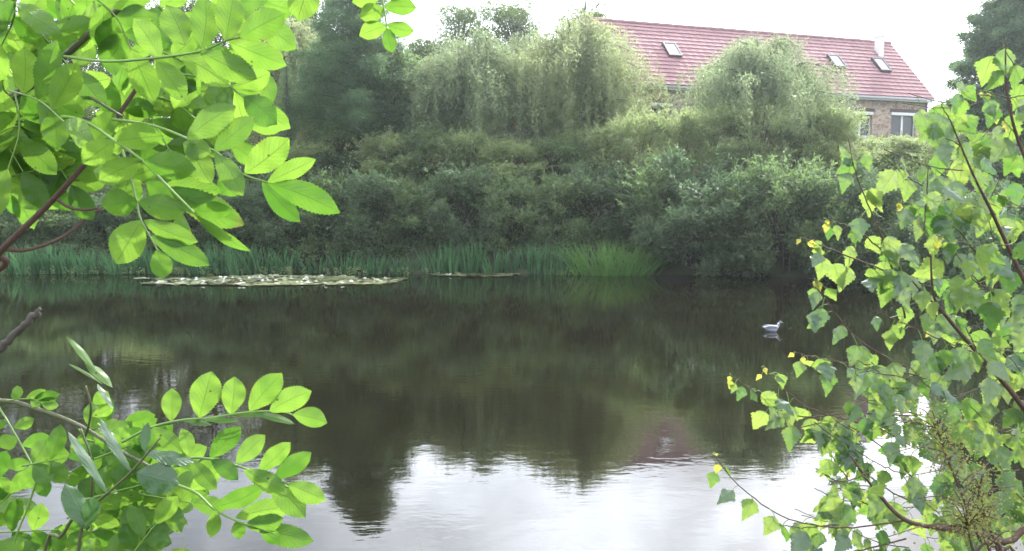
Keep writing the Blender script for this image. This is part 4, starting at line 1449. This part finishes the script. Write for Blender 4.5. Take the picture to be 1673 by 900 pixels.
# shoot standing up
pxtube(br, [(138, 715, 1.24), (146, 690, 1.22), (148, 660, 1.2), (140, 630, 1.2)], .002, .0012)
for b in ((158, 612, 112, 547, 16, .3, .9), (184, 633, 140, 590, 22, .4, .8), (168, 628, 112, 590, 8, .2, 1.2), (152, 660, 176, 640, 26, -.2, 0), (150, 680, 185, 665, 22, -.2, .4)):
    pxleaf(lv, 'ash', *b[:5], 1.2, 0, b[5], b[6])
# R1
pxtube(st, [(200, 722, 1.2), (248, 698, 1.15), (300, 686, 1.12), (340, 683, 1.1), (400, 674, 1.1), (455, 672, 1.1), (485, 680, 1.1)], .002, .001)
for b in ((280, 688, 281, 635, 34, 0, 0), (325, 683, 346, 608, 54, 0, .1), (377, 677, 383, 616, 42, -.1, 0), (407, 671, 460, 611, 46, -.2, 0), (440, 672, 508, 640, 44, -.2, 0), (478, 677, 534, 692, 36, -.2, 0),
          (300, 688, 345, 692, 12, 1.2, 0), (330, 684, 390, 684, 14, 1.3, 0), (375, 679, 440, 676, 14, 1.2, 0), (410, 674, 482, 690, 16, .9, 0), (250, 698, 298, 740, 30, -.2, 0)):
    pxleaf(lv, 'ash', *b[:5], 1.1 + random.uniform(-.01, .01), 0, b[5], b[6])
# R2
pxtube(st, [(285, 755, 1.16), (315, 748, 1.12), (350, 751, 1.1), (400, 765, 1.08), (450, 785, 1.08), (478, 800, 1.08)], .002, .001)
for b in ((343, 748, 393, 699, 38), (385, 757, 431, 711, 36), (423, 772, 475, 725, 36), (448, 782, 508, 741, 36), (470, 790, 532, 818, 38), (345, 751, 389, 784, 30), (310, 748, 296, 700, 26), (312, 750, 355, 800, 30), (440, 784, 500, 846, 46), (398, 768, 470, 812, 36)):
    pxleaf(lv, 'ash', *b, 1.08 + random.uniform(-.015, .015))
# R3
pxtube(st, [(285, 790, 1.16), (320, 805, 1.13), (350, 832, 1.12), (385, 850, 1.1), (420, 862, 1.1), (450, 872, 1.1)], .002, .001)
for b in ((345, 830, 432, 797, 40), (311, 800, 358, 770, 40), (385, 845, 482, 828, 42), (400, 858, 462, 848, 36), (420, 862, 512, 884, 40), (388, 850, 391, 882, 26), (425, 864, 457, 890, 28), (352, 834, 345, 880, 26)):
    pxleaf(lv, 'ash', *b, 1.11 + random.uniform(-.015, .015))
# small leaf L1
pxtube(st, [(0, 656, 1.3), (30, 652, 1.28), (55, 652, 1.27), (70, 660, 1.27)], .0014, .0008)
for b in ((30, 652, 28, 630, 18), (42, 652, 74, 638, 15), (55, 652, 97, 645, 18), (68, 660, 95, 662, 17), (50, 654, 64, 668, 14), (28, 654, 20, 640, 12), (62, 656, 92, 652, 14)):
    pxleaf(lv, 'ash', *b, 1.27)
# L2 and further
pxtube(st, [(-20, 640, 1.3), (0, 668, 1.28), (28, 715, 1.26), (50, 755, 1.25), (62, 778, 1.24)], .0018, .001)
for b in ((10, 690, -22, 700, 24), (22, 698, 54, 684, 22), (28, 716, -6, 728, 30), (36, 728, 84, 716, 30), (48, 752, 8, 764, 26), (50, 752, 112, 742, 44), (60, 774, 96, 768, 26), (60, 774, 30, 800, 30), (62, 778, 76, 812, 28)):
    pxleaf(lv, 'ash', *b, 1.25)
pxtube(st, [(62, 778, 1.24), (45, 830, 1.24), (25, 880, 1.24), (15, 930, 1.24)], .0018, .0012)
for k in range(34):   # mass in the corner
    x = random.uniform(-60, 240); y = random.uniform(760, 920)
    Yd = random.uniform(1.15, 1.5); ang = random.gauss(-.1, .6); ln = random.uniform(70, 110)
    if x < 110 and 770 < y < 840: continue
    compound(lv, st, [(x, y), (x + math.cos(ang) * ln * .5, y + math.sin(ang) * ln * .5), (x + math.cos(ang) * ln, y + math.sin(ang) * ln)], Yd, 2, 52, 32)
for k in range(13):
    x = random.uniform(120, 240); y = random.uniform(690, 780)
    Yd = random.uniform(1.2, 1.4); ang = random.gauss(.6, .6); ln = 70
    compound(lv, st, [(x, y), (x + math.cos(ang) * ln * .5, y + math.sin(ang) * ln * .5), (x + math.cos(ang) * ln, y + math.sin(ang) * ln)], Yd, 2, 46, 30)
rel(br, sap).build('stem', M['twig_olive'], sap)
rel(st, sap)
rel(lv, sap).build('foliage', M['ash'], sap, st)

# ---- climber with dark, dull leaves in the sapling
br = MB(); lv = Leaves()
cl = empty('bramble', (-.75, 1.1, gz(-.75, 1.1)))
C0 = Vector(cl.location)
tag(cl, 'bramble shoot with dark and silvery leaves climbing through the ash sapling', 'bramble')
wtube(br, [C0 + Vector((0, 0, -.1)), at(60, 1050, 1.1), at(105, 870, 1.08), at(165, 815, 1.06), at(215, 770, 1.05), at(262, 715, 1.05)], .003, .0012)
wtube(br, [C0 + Vector((0.02, 0, -.1)), at(120, 1000, 1.12), at(145, 860, 1.12), at(150, 760, 1.1), at(132, 700, 1.1)], .003, .0012)
for b in ((222, 772, 290, 790, 58, .1, 0), (140, 862, 108, 790, 40, .2, .4), (140, 862, 152, 812, 34, .2, -.3)):
    pxleaf(lv, 'ash', *b[:5], 1.04, 0, b[5], b[6], fold=.3)
for b in ((215, 770, 168, 680, 22, 1.6, .8), (236, 738, 318, 752, 34, 1.5, .2), (236, 738, 240, 690, 20, 1.4, -.5), (176, 806, 116, 700, 22, 1.6, .8), (186, 668, 160, 625, 12, 1.8, .5), (160, 700, 190, 715, 18, 1.5, 0)):
    pxleaf(lv, 'ash', *b[:5], 1.06, 0.01, b[5], b[6], fold=.1)
rel(br, cl).build('stem', M['twig_olive'], cl)
rel(lv, cl).build('foliage', M['ash_dull'], cl)

# ---- poplar sapling, right
random.seed(5)
pop = empty('poplar_sapling', (1.75, 1.75, gz(1.75, 1.75)))
tag(pop, 'poplar sapling with toothed shiny leaves and yellow twig tips on the near bank', 'sapling')
P0 = Vector(pop.location)
br = MB(); st = MB(); lv = Leaves(); ly = Leaves()


def hang_leaf(q, Yd, size, young=False, stem=True):
    """a leaf on its stalk hanging from point q"""
    ang = random.uniform(-2.6, .4) if random.random() < .5 else random.gauss(-1.2, .8)
    a = Vector((math.cos(ang) * .8, random.uniform(-.4, .4), math.sin(ang) * .5)).normalized()
    sl_ = size * random.uniform(.25, .6)
    s1 = q + a * sl_
    if stem: st.tube([q, q + a * sl_ * .55 + Vector((0, 0, .003)), s1], [.0008, .0007, .0006], 4, False)
    dr = (a * .45 + Vector((random.gauss(-.1, .4), random.gauss(0, .35), -.8 + random.gauss(0, .35)))).normalized()
    r = random.random()
    if r < .52: n0 = facing(q, random.uniform(-.6, .1), random.gauss(0, .4))
    else: n0 = facing(q, random.uniform(.7, 1.6), random.gauss(0, .5))
    L = size * random.uniform(.8, 1.12)
    (ly if young else lv).add('aspen', s1, s1 + dr * L, n0, L * random.uniform(.76, .95), random.uniform(.03, .26), random.uniform(-.1, .3), .035)


def twig(pts, n, size, r0=.003, tip=True, first=.1, reach=True):
    """pts (px,py,Y), leaves along it; pixel size of a leaf"""
    p = pxtube(br, pts, r0 * .75, .0008, 0.0006, 6, 7)
    for k in range(n):
        f = first + (1 - first) * (k + random.random() * .6) / n
        i = min(len(p) - 1, int(f * (len(p) - 1)))
        q = p[i]
        hang_leaf(q, q.y, size / FPX * q.y * (1 - .35 * max(0, f - .7) / .3))
    if tip:
        for k in range(3):
            q = p[-1 - k]
            hang_leaf(q, q.y, size * (.28 + .12 * k) / FPX * q.y, k < 2)
    return p


# main stems rise from the ground
wtube(br, [P0 + Vector((0, 0, -.2)), P0 + Vector((-.02, -.02, .5)), at(1750, 800, 1.75), at(1673, 668, 1.72), at(1600, 580, 1.7), at(1545, 515, 1.68), at(1525, 480, 1.67), at(1520, 400, 1.66)], .0085, .0015)
wtube(br, [P0 + Vector((.03, 0, -.2)), P0 + Vector((.05, -.02, .7)), at(1800, 700, 1.8), at(1690, 490, 1.8), at(1655, 420, 1.8), at(1620, 345, 1.78), at(1590, 285, 1.76), at(1552, 195, 1.75)], .0085, .0013)
wtube(br, [P0 + Vector((.06, 0, -.2)), at(1900, 500, 1.9), at(1720, 330, 1.85), at(1668, 240, 1.85), at(1645, 150, 1.85), at(1643, 75, 1.84)], .007, .0012)
wtube(br, [P0 + Vector((-.05, .03, -.2)), at(1760, 950, 1.6), at(1640, 885, 1.55), at(1560, 866, 1.5), at(1480, 850, 1.5), at(1430, 800, 1.5), at(1390, 745, 1.5)], .008, .002)
Y1 = 1.6
twig([(1525, 470, 1.67), (1440, 440, Y1), (1370, 412, Y1), (1308, 388, Y1)], 10, 44, .0025)
twig([(1545, 515, 1.68), (1500, 470, Y1), (1440, 408, Y1), (1390, 372, Y1), (1346, 357, Y1)], 10, 44, .0025)
twig([(1480, 520, Y1), (1455, 430, Y1), (1430, 360, Y1), (1400, 290, Y1), (1385, 222, Y1)], 9, 50, .0025, False, .2)
pxleaf(lv, 'aspen', 1392, 272, 1372, 236, 26, Y1, 0, .2, .6)
pxleaf(lv, 'aspen', 1399, 264, 1366, 285, 34, Y1, 0, -.3, .0)
twig([(1600, 420, 1.75), (1560, 372, 1.7), (1510, 345, 1.7), (1467, 325, 1.7)], 8, 46, .0022)
twig([(1480, 600, Y1), (1410, 560, Y1), (1370, 520, Y1), (1345, 480, Y1), (1330, 455, Y1)], 10, 44, .0022)
twig([(1520, 620, Y1), (1440, 600, Y1), (1360, 590, Y1), (1300, 576, Y1)], 10, 44, .0022)
twig([(1500, 680, Y1), (1400, 675, Y1), (1300, 680, Y1), (1240, 645, Y1), (1192, 610, Y1)], 12, 46, .0022)
twig([(1400, 690, Y1), (1330, 670, Y1), (1285, 640, Y1), (1244, 600, Y1)], 8, 42, .002)
twig([(1480, 850, 1.5), (1380, 862, 1.5), (1290, 848, 1.5), (1215, 800, 1.5), (1165, 742, 1.5)], 9, 44, .0022)
twig([(1500, 790, Y1), (1440, 730, Y1), (1370, 690, Y1), (1300, 700, Y1)], 9, 44, .0022, False)
twig([(1520, 830, Y1), (1450, 800, Y1), (1380, 740, Y1), (1340, 700, Y1)], 9, 42, .0022, False)
twig([(1480, 880, 1.5), (1400, 900, 1.5), (1340, 910, 1.5), (1280, 900, 1.5)], 9, 40, .0022, False)
twig([(1552, 195, 1.75), (1540, 175, 1.75), (1535, 150, 1.75)], 3, 44, .0015, False)
twig([(1643, 75, 1.84), (1640, 60, 1.84)], 2, 54, .0015, False)
twig([(1590, 285, 1.76), (1570, 240, 1.76), (1545, 225, 1.75)], 5, 50, .002, False)
twig([(1620, 345, 1.78), (1560, 330, 1.75), (1520, 300, 1.75)], 7, 46, .002, False)
twig([(1600, 580, 1.7), (1550, 560, 1.65), (1480, 530, 1.62), (1420, 505, 1.6)], 10, 46, .002, False)
for k in range(70):      # inner twigs
    x = random.uniform(1500, 1720); y = random.uniform(150, 880)
    if x < 1570 and y < 300: continue
    if random.random() < .12: continue
    Yd = random.uniform(1.55, 2.1)
    ang = random.gauss(2.75, .45); ln = random.uniform(80, 150)
    x2, y2 = x + math.cos(ang) * ln, y - math.sin(ang) * ln * .7
    if x2 < 1440: continue
    twig([(x, y, Yd), ((x + x2) / 2, (y + y2) / 2 + 8, Yd), (x2, y2, Yd - .05)], random.randrange(4, 8), random.uniform(38, 58), .0017, random.random() < .2)
for k in range(38):      # lower tangle
    x = random.uniform(1330, 1560); y = random.uniform(600, 900)
    if x < 1440 and y < 690: continue
    Yd = random.uniform(1.4, 1.8)
    ang = random.gauss(2.6, .5); ln = random.uniform(60, 120)
    twig([(x, y, Yd), (x + math.cos(ang) * ln * .5, y - math.sin(ang) * ln * .35 + 6, Yd), (x + math.cos(ang) * ln, y - math.sin(ang) * ln * .7, Yd)], random.randrange(3, 6), random.uniform(34, 48), .0016, random.random() < .2)
rel(br, pop).build('stems', M['twig_brown'], pop)
rel(st, pop)
rel(lv, pop).build('foliage', M['aspen'], pop, st)
f = rel(ly, pop).build('young_foliage', M['aspen_young'], pop)
f['label'] = 'small yellow leaves at the twig tips'

# ---- dock with seed heads
random.seed(9)


def dock(name, pts, heads, n, label):
    """stalk polyline in px; seeds round the upper branches"""
    b = at(*pts[0]); root = empty(name, (b.x, b.y, gz(b.x, b.y)))
    tag(root, label, 'weed', 'dock stems gone to seed')
    mb = MB()
    p = smooth_path([Vector(root.location)] + [at(*q) for q in pts], 6)
    mb.tube(p, lerp_r(len(p), .004, .0012), 6)
    Q = []
    for (hx, hy, sx_, sy_) in heads:
        for j in range(10):
            e = at(hx + random.gauss(0, sx_ * 1.5), hy + random.gauss(0, sy_ * 1.3), pts[-1][2] + random.gauss(0, .03))
            q = min(p, key=lambda a: (a - e).length + max(0, (a.z - e.z)) * 2)
            pp = smooth_path([q, q.lerp(e, .5) + Vector((0, 0, .01)), e], 4)
            mb.tube(pp, lerp_r(len(pp), .0012, .0006), 4)
            nn_ = n // (10 * len(heads))
            pe = np.array([list(v) for v in pp]); ti = rng.random(nn_) * (len(pp) - 1); i0 = np.minimum(ti.astype(int), len(pp) - 2); fr = (ti - i0)[:, None]
            P = pe[i0] * (1 - fr) + pe[i0 + 1] * fr + rng.normal(size=(nn_, 3)) * .013
            Q.append(leaf_quads(P, rng.normal(size=(nn_, 3)), .0050, .0042))
    rel(mb, root).build('stalk', M['twig_brown'], root)
    Qa = np.concatenate(Q) - np.array(root.location)
    sh = obj('seed_heads', quads_mesh('seed_heads', Qa), root, M['seed'])
    sh['kind'] = 'stuff'


dock('dock_plant', [(1640, 1000, 1.3), (1600, 880, 1.3), (1560, 780, 1.3), (1530, 700, 1.3)], [(1530, 700, 26, 22), (1545, 740, 26, 20), (1552, 780, 22, 22)], 800, 'tallest brown seed head of dock between the poplar leaves')
dock('dock_plant', [(1660, 1000, 1.35), (1630, 900, 1.35), (1610, 840, 1.35), (1600, 800, 1.35)], [(1598, 800, 22, 20), (1600, 840, 26, 20)], 600, 'olive dock seed head beside the tallest one, low by the poplar stems')
dock('dock_plant', [(1620, 1000, 1.25), (1590, 900, 1.25), (1580, 860, 1.25)], [(1580, 870, 36, 20), (1570, 830, 20, 20)], 600, 'shortest dock seed head, lowest among the poplar leaves')

# ---- grass of the near bank
n = 26000
xx = rng.uniform(-9, 9, n); yy_ = rng.uniform(-3, 6.5, n)
dd_ = shore_dist(xx, yy_)
k_ = (dd_ > 0.0) & (np.hypot(xx, yy_) > .5)
xx, yy_ = xx[k_], yy_[k_]
P = np.stack([xx, yy_, ground_z(xx, yy_) - .02], 1)
Q = leaf_quads(P, rng.normal(size=P.shape) * .35 + np.array([0, 0, 1.]), .20 * (.5 + rng.random(len(P))), .012)
tag(obj('bank_grass', quads_mesh('bank_grass', Q), None, M['grass']), 'rough grass on the near bank at the foot of the saplings', 'grass', kind='stuff')
# tall grass blades whose tips reach the picture
for k, (bx, by, tx, ty, Yd, lab) in enumerate(((310, 990, 299, 876, 1.3, 'pale green grass blade tip beneath the ash sapling leaflets'), (700, 1000, 684, 880, 1.5, 'lone thin grass blade tip in front of the reflected sky'))):
    g = at(bx, by, Yd); r_ = empty('grass_blade', (g.x, g.y, gz(g.x, g.y)))
    tag(r_, lab, 'grass blade')
    e = at(tx, ty, Yd)
    L_ = Leaves(); L_.add('plain', Vector(r_.location), e, facing(e), .008, .2, .02, 0)
    rel(L_, r_).build('blade', M['grass'], r_)

# ------------------------------------------------------------------ haze
m = bpy.data.materials.new('glare_haze'); m.use_nodes = True; nt = m.node_tree; nt.nodes.clear()
out = nt.nodes.new('ShaderNodeOutputMaterial')
pv = nt.nodes.new('ShaderNodeVolumePrincipled')  # thin scattering air, added in place of the lens's veiling glare
pv.inputs['Color'].default_value = (0.88, 0.94, 1.0, 1)
pv.inputs['Density'].default_value = 0.00055
pv.inputs['Anisotropy'].default_value = 0.7
nt.links.new(pv.outputs[0], out.inputs['Volume'])
mb = MB(); mb.box((-310, -130, -2.6), (620, 0, 0), (0, 560, 0), (0, 0, 25))
tag(mb.build('glare_haze', m), kind='stuff')
